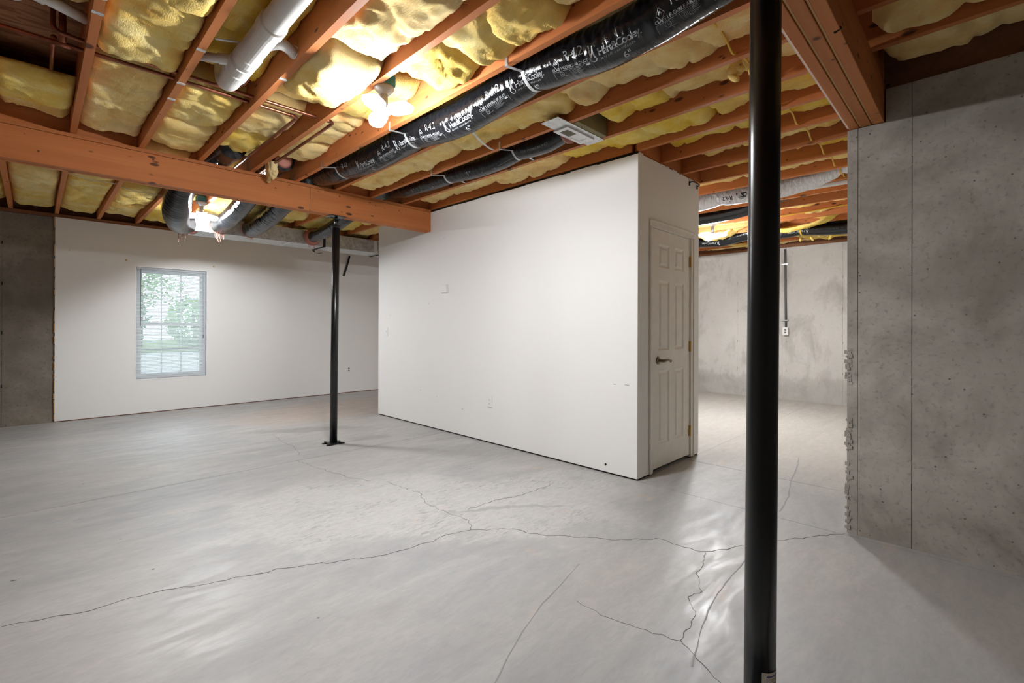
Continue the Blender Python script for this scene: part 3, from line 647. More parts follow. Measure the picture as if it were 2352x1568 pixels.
for dz in (-.022, .022): MB().tube([(XF-.0575, 2.402, 1.183+dz), (XF-.056, 2.402, 1.183+dz)], .017, 12).build('receptacle', 'ink', parent=cd)
for z in (2.339, 1.374): MB().box(XF-.04, XF-.0003, 2.36, 2.47, z-.009, z+.009).build('clamp', 'steel', parent=cd)
# slanting black strap on the window wall
q0, q1 = onY(803, 588, YW-.03), onY(789, 634, YW-.01)
MB().ribbon([q0, q0.lerp(q1, .5)+Vector((.006, 0, 0)), q1], .035, Vector((0, -1, 0)), .002).build('hanging_strap', 'strapb', label='loose black strap hanging down the far wall below the metal duct', cat='strap')

# ------------------------------------------------------------------ lamps (three-panel LED bulbs on ceiling boxes)
LCOL = (.97, .985, 1.0, 1)
def lamp(c, zbox, bulbz, panels, label, boxmat='blue', power=1.0):
    """c = x, y of the lampholder; panels: list of (azimuth, droop)"""
    r = empty('ceiling_lamp', (c[0], c[1], bulbz-.05), label, 'lamp', 'lit bare ceiling bulbs')
    box('junction_box', boxmat, c[0]-.05, c[0]+.05, c[1]-.05, c[1]+.05, zbox, zbox+.07, parent=r, bevel=.006)
    MB().tube([(c[0], c[1], zbox), (c[0], c[1], zbox-.012), (c[0], c[1], zbox-.03), (c[0], c[1], zbox-.045)], [.058, .058, .04, .03], 24).build('lampholder', 'porcelain', parent=r, smooth=True)
    MB().tube([(c[0], c[1], zbox-.045), (c[0], c[1], bulbz+.02)], .022, 16).tube([(c[0], c[1], bulbz+.02), (c[0], c[1], bulbz-.012)], .034, 20).build('bulb_body', 'porcelain', parent=r, smooth=True)
    n = 0
    for (az, dr) in panels:
        dv = Vector((math.cos(az)*math.cos(dr), math.sin(az)*math.cos(dr), -math.sin(dr))); sd = Vector((-math.sin(az), math.cos(az), 0)); up = sd.cross(dv)
        if up.z < 0: up = -up
        o = Vector((c[0], c[1], bulbz))+dv*.03
        mb = MB(); prof = []
        K = 12
        for i in range(K+1):
            t = i/K; L = .155*t; wd_ = .046*(max(0.0, 1-((t-.5)/.52)**4))**.5
            prof.append((L, max(.012, wd_)))
        ring = [(1.0, 0.0), (.8, -.018), (0.0, -.027), (-.8, -.018), (-1.0, 0.0), (-.7, .013), (0.0, .019), (.7, .013)]; nr = len(ring)
        for (L, w2) in prof:
            e_ = max(.25, (1-abs(2*L/.155-1)**5))
            for (q, dz) in ring: mb.v.append(tuple(o+dv*L+sd*w2*q+up*dz*e_))
        for i in range(K):
            for k in range(nr): a = i*nr+k; b_ = i*nr+(k+1) % nr; mb.f.append((a, b_, b_+nr, a+nr))
        mb.f += [tuple(range(nr)), tuple(K*nr+k for k in range(nr))]
        gm = M('lit_diffuser'); e = gm.n('Emission', {'Color': LCOL, 'Strength': LAMP*power}); gm.nt.links.new(e.outputs[0], gm.out.inputs[0])
        lp = mb.build('led_panel', gm.m, parent=r, smooth=True)
        hs = MB()
        hs.ribbon([o+dv*L+up*(.001+.0195*max(.25, (1-abs(2*L/.155-1)**5))) for (L, w2) in prof], [2.2*w2 for (L, w2) in prof], up, .002)  # lid widened over the whole panel to block its upward light
        for j in (-1, 0, 1): q0 = o+sd*j*.012+up*.0185; hs.ribbon([q0+dv*.03, q0+dv*.10], .003, up, .012)
        hs.build('heat_sink_lid', 'porcelain', parent=lp)
    return r
PI = math.pi
lamp((1.475, 2.55), 2.675, 2.525, [(math.radians(207), math.radians(-5)), (math.radians(-58), math.radians(-4)), (math.radians(78), math.radians(4))], 'lit white bulb with splayed panels under a blue box beside the long black duct')
lamp((1.36, 6.42), 2.672, 2.52, [(math.radians(20), .05), (math.radians(140), .05), (math.radians(260), .05)], 'lit white bulb glowing between black ducts beyond the long beam', power=.9)
lamp((6.49, 2.60), 2.66, 2.505, [(math.radians(135), .02), (math.radians(-45), .02), (math.radians(45), .25)], 'lit white bulb in the far room behind the thick black post', 'plate', power=1.35)

# ------------------------------------------------------------------ insulation batts
def bay(k): return JX(k)+.0195, JX(k+1)-.0195
def batt(k, y0, y1, zb, label, seed, amp=.022, sag=0.0, zb2=None, res=.022, x0=None, x1=None, crease=.03, name='insulation_batt', top=None):
    a, b = bay(k); a = a if x0 is None else x0; b = b if x1 is None else x1
    nx = max(8, int((b-a)/res)); ny = max(10, int((y1-y0)/res)); S = seed*17.31
    mb = MB(); top = (ZS-.004) if top is None else top
    for j in range(ny+1):
        v = j/ny; y = y0+(y1-y0)*v; de = min(v, 1-v)*(y1-y0)
        for i in range(nx+1):
            u_ = i/nx; x = a+(b-a)*u_; du = min(u_, 1-u_)*(b-a)
            z = zb+((zb2-zb)*v if zb2 is not None else 0) - sag*math.sin(math.pi*v)*math.sin(math.pi*u_)
            z += amp*mn.fractal((x*5+S, y*4, seed), .8, 2.1, 5)
            c1 = mn.noise((x*2.2+S, y*2.6-S, 3.1)); z += crease*math.exp(-(c1/.07)**2)*.8
            c2 = mn.noise((x*1.3-S, y*5.2+S, 7.7)); z += crease*.5*math.exp(-(c2/.06)**2)
            c3 = mn.noise((x*1.9+S*2, y*2.4+S, 5.5)); z += crease*.75/(1+math.exp(-max(-30, min(30, c3*70))))
            z += .008*mn.noise((x*26+S, y*22, seed*2.))
            z += .050*math.exp(-(du/.022)**1.3)+.060*math.exp(-(de/.028)**1.4)
            z = min(z, top-.01)
            xx = x+(.006*mn.noise((y*9+S, x*3, 1.)) if 0 < i < nx else (.0015 if i == 0 else -.0015))
            yy = y+.02*mn.noise((x*7+S, y*2, 4.))*(1 if (j == 0 or j == ny) else .6)
            mb.v.append((xx, yy, z))
    W = nx+1
    for j in range(ny):
        for i in range(nx): q = j*W+i; mb.f.append((q, q+W, q+W+1, q+1))
    ring = [i for i in range(W)]+[j*W+nx for j in range(1, ny+1)]+[ny*W+i for i in range(nx-1, -1, -1)]+[j*W for j in range(ny-1, 0, -1)]
    b0 = len(mb.v); mb.v += [(mb.v[i][0], mb.v[i][1], top) for i in ring]; n = len(ring)
    for i in range(n): mb.f.append((ring[i], ring[(i+1) % n], b0+(i+1) % n, b0+i))
    mb.f.append(tuple(b0+i for i in range(n)))
    return mb.build(name, 'batt', smooth=True, label=label, cat='insulation', group='yellow insulation batts between the joists')
BN = {-2: 'bay at the far left edge', -1: 'leftmost open bay', 0: 'bay left of the drain pipe', 1: 'bay of the drain pipe', 2: 'bay just left of the near bulb', 3: 'bay of the near bulb',
      4: 'bay above the long black duct', 5: 'bay between the two black ducts', 6: 'bay of the ceiling register', 7: 'bay along the white partition', 8: 'first bay past the white corner', 9: 'second bay past the white corner', 10: 'third bay past the white corner',
      11: 'bay left of the silver duct', 12: 'bay of the silver duct', 13: 'first bay beyond the silver duct', 14: 'second bay beyond the silver duct', 15: 'third bay beyond the silver duct', 16: 'fourth bay beyond the silver duct', 17: 'fifth bay beyond the silver duct',
      18: 'bay of the printed far duct', 19: 'first bay past the printed far duct', 20: 'second bay past the printed far duct', 21: 'last bay at the far wall'}
near = {
 -2: [(1.2, 4.75, 2.71, 'whole')],
 -1: [(1.3, 2.45, 2.70, 'nearest the camera'), (2.45, 3.08, 2.735, 'just before the open gap'), (3.98, 4.50, 2.695, 'folded just past the open gap'), (4.46, 4.80, 2.735, 'tucked against the long beam')],
 0: [(1.3, 2.62, 2.665, 'nearest the camera'), (2.60, 3.38, 2.675, 'drooping before the copper pipe'), (3.45, 4.22, 2.70, 'orange stained past the copper pipe'), (4.2, 4.80, 2.715, 'tucked against the long beam')],
 1: [(.9, 2.1, 2.775, 'nearest the camera'), (2.1, 2.85, 2.765, 'bulging beside the drain pipe'), (2.85, 3.31, 2.765, 'bunched before the copper pipes'), (3.47, 4.15, 2.705, 'orange stained past the copper pipes'), (4.13, 4.80, 2.70, 'tucked against the long beam')],
 2: [(.8, 1.62, 2.71, 'nearest the camera'), (1.6, 2.42, 2.690, 'lit palest'), (2.42, 3.02, 2.635, 'hanging low'), (3.04, 3.33, 2.765, 'over the copper pipes'), (3.5, 4.12, 2.745, 'past the copper elbow'), (4.1, 4.80, 2.745, 'tucked against the long beam')],
 3: [(.7, 1.42, 2.695, 'nearest the camera'), (1.40, 2.0, 2.672, 'thick and pale'), (2.0, 2.42, 2.675, 'folded edge before the bulb'), (2.66, 3.25, 2.725, 'around the bulb'), (3.38, 4.0, 2.75, 'along the copper pipe'), (3.98, 4.52, 2.735, 'ragged by the long beam')],
 4: [(.62, 2.6, 2.835, 'near half'), (2.6, 4.75, 2.835, 'far half')],
 5: [(.62, 1.95, 2.715, 'nearest the camera'), (1.95, 3.1, 2.705, 'middle length'), (3.1, 4.72, 2.70, 'running to the long beam')],
 6: [(.62, 1.5, 2.74, 'nearest the camera'), (1.45, 1.93, 2.715, 'just before the register'), (2.4, 4.7, 2.80, 'above the short black duct')],
 7: [(.62, 1.35, 2.725, 'nearest the camera'), (1.33, 2.6, 2.705, 'alongside the register'), (2.6, 3.55, 2.685, 'sagging onto the partition top'), (3.55, 4.75, 2.71, 'running to the long beam')],
 8: [(.62, 1.88, 2.735, 'whole')], 9: [(.62, 1.80, 2.74, 'whole')], 10: [(.62, 1.75, 2.745, 'whole')],
 11: [(.62, 5.2, 2.715, 'whole')], 12: [(.62, 5.2, 2.83, 'whole')], 13: [(.62, 5.2, 2.712, 'whole')], 14: [(.62, 5.2, 2.76, 'whole')], 15: [(.62, 2.35, 2.708, 'near half'), (2.75, 5.2, 2.71, 'far half')],
 16: [(.62, 5.2, 2.705, 'whole')], 17: [(.62, 5.2, 2.70, 'whole')], 18: [(.62, 5.2, 2.80, 'whole')], 19: [(.62, 5.2, 2.70, 'whole')], 20: [(.62, 5.2, 2.70, 'whole')], 21: [(.62, 5.2, 2.70, 'whole')]}
seed = 1
for k, L in near.items():
    for (y0, y1, zb, nm) in L:
        seed += 1
        lab = ('yellow insulation filling the %s' % BN[k]) if nm == 'whole' else ('yellow batt in the %s, %s' % (BN[k], nm))
        kw = {}
        if k == 2 and y0 == 2.42: kw = dict(amp=.018, sag=.02, crease=.012)
        if k == -1: kw = dict(top=zb+.085)
        batt(k, y0, y1, zb, lab, seed, res=.03 if k > 10 else .020, **kw)
# beyond the long beam
BF = {-2: 'at the far left edge', -1: 'left of the concrete strip', 0: 'over the drywall edge', 1: 'left of the black elbow', 2: 'above the black elbow', 3: 'right of the far bulb', 4: 'above the third black drop', 5: 'left of the slim post', 6: 'above the fourth black drop', 7: 'right of the slim post', 8: 'past the partition end'}
for k in range(-2, 9):
    for (y0, y1, zb, nm) in ((5.0, 6.35, 2.70, 'near the long beam'), (6.35, 7.45, 2.685, 'midway'), (7.45, 8.34, 2.71, 'over the far wall')):
        if k in (2, 3, 4, 6) and y0 == 5.0: zb = 2.79
        if k == 2 and y0 == 6.35: zb = 2.76
        seed += 1
        if k == 8 and y0 < 6: y0 = 6.1
        batt(k, y0, y1, zb+.01*math.sin(seed), 'yellow batt beyond the beam %s, %s' % (BF[k], nm), seed, res=.03, amp=.026)
for k, nm in ((4, 'overhead'), (5, 'first'), (6, 'second'), (7, 'third, over the concrete wall')):
    seed += 1; batt(k, -1.6, .38, 2.70 if k != 6 else 2.69, 'yellow insulation batt right of the pocketed beam, %s bay' % nm, seed, res=.025)
# loose hanging pieces in the far room and torn tufts
def tuft(p, l, w, seed, label, n=7, dirv=Vector((0, 1, 0))):
    rg = random.Random(seed); mb = MB()
    for i in range(n):
        a = Vector(p)+dirv*(w*(i/(n-1)-.5))+Vector((rg.uniform(-.02, .02), 0, 0)); L = l*rg.uniform(.35, 1)
        mb.tube(smooth_path([a+Vector((0, 0, .05)), a, a+Vector((rg.uniform(-.02, .02), rg.uniform(-.03, .03), -L*.55)), a+Vector((rg.uniform(-.02, .02), rg.uniform(-.04, .04), -L))], 3), [.035]*3+[.03]*3+[.018]*3+[.004], 7)
    mb.build('insulation_tuft', 'batt', smooth=True, label=label, cat='insulation', group='torn insulation tufts')
tuft((8.0, 1.72, 2.66), .16, .35, 2, 'torn yellow insulation tuft dangling over the far concrete wall')
tuft((JX(3)+.12, 4.66, 2.68), .10, .18, 3, 'ragged yellow insulation tuft at the beam beside the copper pipe')
tuft((2.85, .95, 2.75), .09, .12, 5, 'torn yellow insulation tuft beside the thick black post')
def flap(k, y0, y1, z, drop, seed, label):
    a, b = bay(k); mb = MB(); nx, ny = 8, 22
    for s_ in (0, 1):
        for j in range(ny+1):
            v = j/ny; y = y0+(y1-y0)*v
            for i in range(nx+1):
                u_ = i/nx; zz = z+.03-drop*math.sin(math.pi*v)**.7*(1-u_*.55)+.02*mn.noise((u_*3+seed, v*7, seed))-(.075*s_)*(math.sin(math.pi*v)**.6)*(.6+.5*abs(mn.noise((u_*5+seed, v*9, 2.))))
                mb.v.append((a+.004+(b-a-.008)*u_, y+.02*mn.noise((u_*6, v*5, seed)), zz))
    W = nx+1; N = W*(ny+1)
    for j in range(ny):
        for i in range(nx): q = j*W+i; mb.f += [(q, q+W, q+W+1, q+1), (N+q, N+q+1, N+q+W+1, N+q+W)]
    ring = [i for i in range(W)]+[j*W+nx for j in range(1, ny+1)]+[ny*W+i for i in range(nx-1, -1, -1)]+[j*W for j in range(ny-1, 0, -1)]
    for i in range(len(ring)): p, q = ring[i], ring[(i+1) % len(ring)]; mb.f.append((p, q, N+q, N+p))
    mb.build('insulation_flap', 'batt', smooth=True, label=label, cat='insulation', group='loose insulation flaps in the far room')
flap(17, 1.35, 2.35, 2.70, .15, 3.3, 'loose yellow insulation flap sagging above the printed far duct, right of the post')
flap(17, 2.6, 3.15, 2.68, .11, 5.1, 'loose yellow insulation flap sagging beside the far bulb')
flap(20, 1.3, 2.1, 2.69, .06, 6.2, 'loose yellow insulation flap over the far concrete wall right of the post')
flap(20, 2.5, 3.2, 2.69, .06, 8.2, 'loose yellow insulation flap over the far concrete wall left of the post')

# ------------------------------------------------------------------ flexible ducts
class Duct:
    def __init__(s, pts, R, seed=0, wr=.004, pinch=(), side=Vector((-1, 0, 0)), step=.010, seg=44, n=14):
        P = smooth_path(pts, n); L = [0.0]
        for a, b in zip(P[:-1], P[1:]): L.append(L[-1]+(b-a).length)
        s.P, s.L, s.R, s.seed, s.wr, s.pinch, s.side, s.step, s.seg = P, L, R, seed, wr, pinch, side, step, seg; s.len = L[-1]
    def at(s, d):
        d = max(0, min(s.len, d)); lo = 0
        import bisect
        i = max(0, min(len(s.P)-2, bisect.bisect_right(s.L, d)-1)); t = (d-s.L[i])/max(1e-6, s.L[i+1]-s.L[i])
        p = s.P[i].lerp(s.P[i+1], t); j0, j1 = max(0, i-1), min(len(s.P)-1, i+2); tg = (s.P[j1]-s.P[j0]).normalized()
        e1 = (s.side-tg*s.side.dot(tg)).normalized(); e2 = Vector((0, 0, -1)); e2 = (e2-tg*e2.dot(tg)-e1*e2.dot(e1)).normalized()
        return p, tg, e1, e2
    def rad(s, d, th):
        r = s.R
        for (c, w, a) in s.pinch: r -= a*math.exp(-((d-c)/w)**2)*(.6+.4*math.sin(th))
        k = mn.noise((d*34+s.seed*9, th*1.1, s.seed)); k2 = mn.noise((d*80+s.seed*5, th*2.6+d*6, s.seed+4.))
        amp = s.wr*(.35+.65*max(0, min(1, mn.noise((d*3.1, th*.8, s.seed+9.))*1.6+.6)))
        up = max(.12, math.cos(th-.1))               # the lower flank is stretched smooth
        return r+amp*up*(k*1.5+k2*.8)+.004*mn.noise((d*6, th*1.4, s.seed+2.))
    def pt(s, d, th, off=0.0):
        p, t, e1, e2 = s.at(d); return p+(e1*math.cos(th)+e2*math.sin(th))*(s.rad(d, th)+off)
    def mesh(s, a=0, b=None):
        b = s.len if b is None else b; n = int((b-a)/s.step)+1; mb = MB(); g_ = s.seg
        for i in range(n+1):
            d = a+(b-a)*i/n
            for k in range(g_): mb.v.append(tuple(s.pt(d, 2*PI*k/g_)))
        for i in range(n):
            for k in range(g_): q = i*g_+k; w = i*g_+(k+1) % g_; mb.f.append((q, w, w+g_, q+g_))
        mb.f.append(tuple(range(g_))); mb.f.append(tuple(n*g_+k for k in range(g_))); return mb
    def text(s, mb, body, d0, th0, size, flip=False, shear=0., bold=0., spacing=1.0):
        v, f, w = text_data(body, size, shear, bold, spacing); b = len(mb.v)
        for (x, y, z) in v:
            d, th = (d0+x, th0-y/s.R) if not flip else (d0-x, th0+y/s.R)
            mb.v.append(tuple(s.pt(d, th, .0012)))
        mb.f += [tuple(b+i for i in q) for q in f]; return w
    def line(s, mb, pts, w=.0015):
        for (p, q) in zip(pts[:-1], pts[1:]):
            n = max(2, int(math.hypot(q[0]-p[0], (q[1]-p[1])*s.R)/.008)); dx, dy = q[0]-p[0], (q[1]-p[1])*s.R; l = math.hypot(dx, dy); nx, ny = -dy/l*w/2, dx/l*w/2
            b = len(mb.v)
            for i in range(n+1):
                t = i/n; d, th = p[0]+dx*t, p[1]+(q[1]-p[1])*t
                mb.v += [tuple(s.pt(d+nx, th+ny/s.R, .0012)), tuple(s.pt(d-nx, th-ny/s.R, .0012))]
            for i in range(n): a = b+2*i; mb.f.append((a, a+1, a+3, a+2))
def hc_logo(D, mb, d0, th0, sc, flip=False):
    sg = -1 if flip else 1
    def L(pts, w): D.line(mb, [(d0+sg*x*sc, th0-sg*y*sc/D.R) for x, y in pts], w*sc)
    L([(.10, 1.25), (.12, .75), (.16, .28)], .13); L([(.16, .28), (.30, .70), (.40, 1.15)], .08)
    L([(.40, 1.15), (.38, .7), (.44, .22)], .13); L([(.16, .55), (.42, .55)], .06); L([(.44, .22), (.56, .2)], .08)
    L([(.02, .35), (.06, .05), (.24, -.12), (.46, -.08), (.62, .12)], .09)
def duct_print(D, par, d0, flip=False, big=1.0, r42=True, box_=True):
    """one repeat of the factory print"""
    mb = MB(); sg = -1 if flip else 1; R = D.R
    if r42: D.text(mb, 'R-4.2', d0, (.42 if not flip else 1.0), .062*big, flip)
    # diamond mark
    dd = d0-sg*.085*big; t0 = .50 if not flip else .95
    D.line(mb, [(dd-.022*big, t0), (dd, t0-.03*big/R), (dd+.022*big, t0), (dd, t0+.03*big/R), (dd-.022*big, t0)], .003)
    D.line(mb, [(dd-.009*big, t0), (dd, t0-.013*big/R), (dd+.009*big, t0), (dd, t0+.013*big/R), (dd-.009*big, t0)], .005)
    return mb
def find_d(D, Y):
    lo = min(range(400), key=lambda i: abs(D.at(D.len*i/399)[0].y-Y)); return D.len*lo/399
def print_run(D, par, Ys, flip=False, sc=1.0, size='6"'):
    for Y in Ys:
        d0 = find_d(D, Y); sg = -1 if flip else 1; R = D.R; T = lambda t: (t if not flip else 1.25-t)
        mb = MB(); hc_logo(D, mb, d0, T(.95) if not flip else T(.95), .058*sc, flip); D.text(mb, 'Hart&Cooley.', d0+sg*.045*sc, T(.84), .049*sc, flip, 0, .0006, .82)
        mb.build('brand_print', 'print', parent=par)
        mb = MB(); D.text(mb, 'install confidence', d0+sg*.048*sc, T(1.03), .0185*sc, flip, .25, 0, 1.35); mb.build('slogan_print', 'print', parent=par)
        mb = MB(); D.text(mb, size, d0+sg*.15*sc, T(1.50), .052*sc, flip, 0, .0008); mb.build('size_print', 'print', parent=par)
        e = d0+sg*.335*sc
        if 0 < e+sg*.24*sc < D.len and e > 0:
            mb = MB(); D.text(mb, 'R-4.2', e+sg*.085*sc, T(.52), .062*sc, flip, 0, 0, .95)
            dd = e+sg*.035*sc; t0 = T(.60)
            D.line(mb, [(dd-.02*sc, t0), (dd, t0-.028*sc/R), (dd+.02*sc, t0), (dd, t0+.028*sc/R), (dd-.02*sc, t0)], .0028); D.line(mb, [(dd-.008*sc, t0), (dd, t0-.012*sc/R), (dd+.008*sc, t0)], .006); mb.build('rating_print', 'print', parent=par)
            mb = MB(); D.text(mb, 'CLASS 1 FLEXIBLE AIR DUCT', e, T(.88), .0205*sc, flip, 0, .0002, .88); 
            D.line(mb, [(e, T(1.30)), (e, T(.93)), (e+sg*.245*sc, T(.93)), (e+sg*.245*sc, T(1.30))], .0014); D.line(mb, [(e+sg*.105*sc, T(.93)), (e+sg*.115*sc, T(1.28))], .0012)
            D.line(mb, [(e+sg*(.05+.013*math.cos(a*PI/6))*sc, T(1.08)+.013*math.sin(a*PI/6)/R*sc) for a in range(13)], .0016); D.text(mb, 'UL', e+sg*.0445*sc, T(1.12), .011*sc, flip)
            for j in range(6): D.line(mb, [(e+sg*.12*sc, T(.99+.05*j)), (e+sg*(.19-.012*(j % 3))*sc, T(.99+.05*j))], .0011)
            D.line(mb, [(e+sg*.03*sc, T(1.22)), (e+sg*.09*sc, T(1.22))], .0011); D.line(mb, [(e+sg*.21*sc, T(1.0)), (e+sg*.235*sc, T(1.0))], .008)
            mb.build('class_print', 'print', parent=par)
JK = {}
def flex(name, D, label, mat='flex'):
    r = empty(name, D.P[0], label, 'duct', 'flexible air ducts'); JK[r.name] = D.mesh().build('duct_jacket', mat, parent=r, smooth=True); return r
def hanger(D, Y, par, xl, xr, mat='galv', w=.022, zj=2.70):
    d0 = find_d(D, Y); p, t, e1, e2 = D.at(d0); pts = []
    if xl is not None: pts += [(xl, p.y, zj+.02), (xl-.001, p.y, ZJ-.012)]
    for i in range(15):
        th = .25+(PI-.5)*i/14; q = D.pt(d0, th, .003); pts.append((q.x, p.y, q.z))
    if xr is not None: pts += [(xr, p.y, ZJ+.005), (xr, p.y, zj+.03)]
    mb = MB(); n = len(pts); b = len(mb.v)
    for q in pts: mb.v += [(q[0], q[1]-w/2, q[2]), (q[0], q[1]+w/2, q[2]), (q[0], q[1]+w/2, q[2]-.0018), (q[0], q[1]-w/2, q[2]-.0018)]
    for i in range(n-1):
        a = 4*i
        for j in range(4): mb.f.append((a+j, a+(j+1) % 4, a+4+(j+1) % 4, a+4+j))
    mb.f += [(0, 1, 2, 3), (4*n-4, 4*n-3, 4*n-2, 4*n-1)]
    mb.build('hanger_strap', mat, parent=par)
# long printed duct
D1 = Duct([(2.03, 6.935, 2.53), (2.03, 6.5, 2.545), (2.03, 5.9, 2.63), (2.03, 5.3, 2.74), (2.03, 4.87, 2.786), (2.03, 4.5, 2.735), (2.03, 4.2, 2.715), (2.03, 3.6, 2.672), (2.03, 3.04, 2.695), (2.03, 2.5, 2.648), (2.03, 1.84, 2.705), (2.03, 1.3, 2.66), (2.03, .8, 2.715), (2.03, .49, 2.79), (2.03, 0.0, 2.79)], .111, 1, .0055, side=Vector((-1, 0, 0)), step=.0085, seg=56)
D1.pinch = [(find_d(D1, y), .05, .016) for y in (1.84, 3.04, 4.2)]
du1 = flex('flexible_duct', D1, 'long glossy black printed flexible duct running overhead from the beam past the near bulb')
print_run(D1, JK[du1.name], [3.80, 3.20, 2.58, 1.96, 1.39]); d_ = find_d(D1, 4.42)
mb = MB(); D1.text(mb, 'R-4.2', find_d(D1, 4.05), .5, .055); mb.build('rating_print', 'print', parent=JK[du1.name])
for y in (1.84, 3.04, 4.2): hanger(D1, y, du1, JX(4)-.021, None, 'galv')
MB().tube([D1.at(.0)[0], D1.at(.025)[0]], [.116, .112], 28).build('insulation_sleeve', 'pink', parent=du1, smooth=True)
# shorter duct to the register
D2 = Duct([(2.84, 6.935, 2.53), (2.84, 6.4, 2.56), (2.84, 5.8, 2.65), (2.84, 5.25, 2.755), (2.84, 4.87, 2.785), (2.84, 4.4, 2.725), (2.84, 3.66, 2.71), (2.84, 3.1, 2.685), (2.84, 2.74, 2.71), (2.84, 2.45, 2.70), (2.84, 2.235, 2.735)], .083, 2, .003, step=.011, seg=40)
D2.pinch = [(find_d(D2, y), .03, .010) for y in (2.74, 3.66)]+[(D2.len, .05, .02)]
du2 = flex('flexible_duct', D2, 'shorter black flexible duct running from the beam to the ceiling register')
mb = MB(); D2.text(mb, '5 "', find_d(D2, 3.35), .95, .05); D2.text(mb, '5 "', find_d(D2, 4.25), .95, .05); mb.build('size_print', 'print', parent=JK[du2.name])
mb = MB()
for y in (3.0, 3.15, 3.9, 4.1): D2.line(mb, [(find_d(D2, y), 1.0), (find_d(D2, y)+.004, 1.2)], .006)
D2.line(mb, [(find_d(D2, 2.95), 1.0), (find_d(D2, 2.95)+.2, 1.0)], .002); mb.build('print_marks', 'print', parent=JK[du2.name])
mb = MB(); D2.text(mb, 'CLASS 1 FLEXIBLE AIR DUCT', find_d(D2, 2.66), .75, .022); mb.build('class_print', 'print', parent=JK[du2.name])
hanger(D2, 2.74, du2, JX(6)-.021, JX(7)-.021); hanger(D2, 3.66, du2, JX(6)-.021, JX(7)-.021)
MB().tube([D2.at(.0)[0], D2.at(.04)[0]], [.115, .118], 28).tube([D2.at(.04)[0], D2.at(.09)[0]], [.112, .088], 28).build('insulation_sleeve', 'pink', parent=du2, smooth=True)
# short drop between the bulb and the third drop
D3 = Duct([(1.66, 6.935, 2.52), (1.66, 6.5, 2.535), (1.655, 6.0, 2.60), (1.64, 5.4, 2.72), (1.622, 4.87, 2.782), (1.622, 4.6, 2.785)], .102, 3, .004, step=.012, seg=40)
du3 = flex('flexible_duct', D3, 'black flexible duct dropping to the metal trunk right beside the far bulb')
MB().tube([D3.at(.0)[0], D3.at(.03)[0]], [.108, .104], 28).build('insulation_sleeve', 'pink', parent=du3, smooth=True)
MB().tube([D3.at(D3.len-.004)[0], D3.at(D3.len)[0]+Vector((0, -.03, 0))], [.085, .05], 20).build('insulation_core', 'pink', parent=du3, smooth=True)
# big elbow into the end of the trunk
D4 = Duct([(1.19, 4.55, 2.785), (1.17, 4.95, 2.785), (1.07, 5.5, 2.745), (1.07, 6.0, 2.60), (1.12, 6.42, 2.485), (1.22, 6.78, 2.455), (1.345, 7.04, 2.51)], .112, 4, .004, step=.012, seg=40)
D4.pinch = [(D4.len*.66, .38, -.032)]
du4 = flex('flexible_duct', D4, 'fat black duct elbow bending into the left end of the metal trunk')
MB().tube([D4.at(D4.len-.03)[0], D4.at(D4.len)[0]+Vector((.05, .03, 0))], [.10, .115], 24).build('insulation_sleeve', 'pink', parent=du4, smooth=True)
def strands(p, n, l, par, seed):
    rg = random.Random(seed); mb = MB()
    for i in range(n):
        a = Vector(p)+Vector((rg.uniform(-.05, .05), rg.uniform(-.03, .03), 0)); L = l*rg.uniform(.3, 1)
        mb.tube([a+Vector((0, 0, .03)), a+Vector((rg.uniform(-.015, .015), rg.uniform(-.01, .01), -L*.5)), a+Vector((rg.uniform(-.03, .03), rg.uniform(-.02, .02), -L))], [.0035, .0025, .001], 5)
    mb.build('fibre_strands', 'pink', parent=par)
strands((1.30, 7.06, 2.40), 9, .14, du4, 1); strands((1.66, 6.90, 2.41), 12, .10, du3, 2); strands((2.03, 6.92, 2.42), 4, .05, du1, 5); strands((2.84, 6.9, 2.41), 5, .06, du2, 3)
# galvanised trunk
tr = empty('duct_trunk', (3.4, 7.14, 2.42), 'long galvanised sheet metal duct trunk hanging before the far wall', 'duct')
TY0, TY1, TZ0, TZ1 = 6.935, 7.345, 2.425, 2.625
for (a, b) in ((1.40, 2.50), (2.505, 3.92), (3.925, 5.6)): box('duct_section', 'galv', a, b, TY0, TY1, TZ0, TZ1, parent=tr, bevel=.004)
for x in (2.5, 3.92): MB().box(x-.012, x+.016, TY0-.004, TY1+.004, TZ0-.004, TZ1+.004).build('drive_cleat', 'galv', parent=tr)
for (x, loose) in ((3.03, True), (4.0, False)):
    pts = [(x, TY0-.004, ZJ), (x, TY0-.004, TZ0-.004), (x, TY1+.004, TZ0-.004)]
    mb = MB(); mb.box(x-.018, x+.018, TY0-.006, TY0-.002, TZ0-.006, ZJ).box(x-.018, x+.018, TY0-.006, TY1+.006, TZ0-.007, TZ0-.003)
    if loose: mb.ribbon(smooth_path([(x, TY1-.02, TZ0-.006), (x+.03, TY1+.02, TZ0-.03), (x+.09, TY1+.03, TZ0-.045), (x+.15, TY1+.02, TZ0-.03)], 5), .035, Vector((0, -.3, .95)), .002)
    else: mb.box(x-.018, x+.018, TY1+.002, TY1+.006, TZ0-.006, ZJ)
    mb.build('hanger_strap', 'strapb', parent=tr)
box('seam_tape', 'gasket', 3.84, 3.90, TY0-.0015, TY0+.001, TZ0+.004, TZ1-.004, parent=tr); box('seam_tape', 'gasket', 2.53, 2.56, TY0, TY1, TZ0-.0012, TZ0+.001, parent=tr)
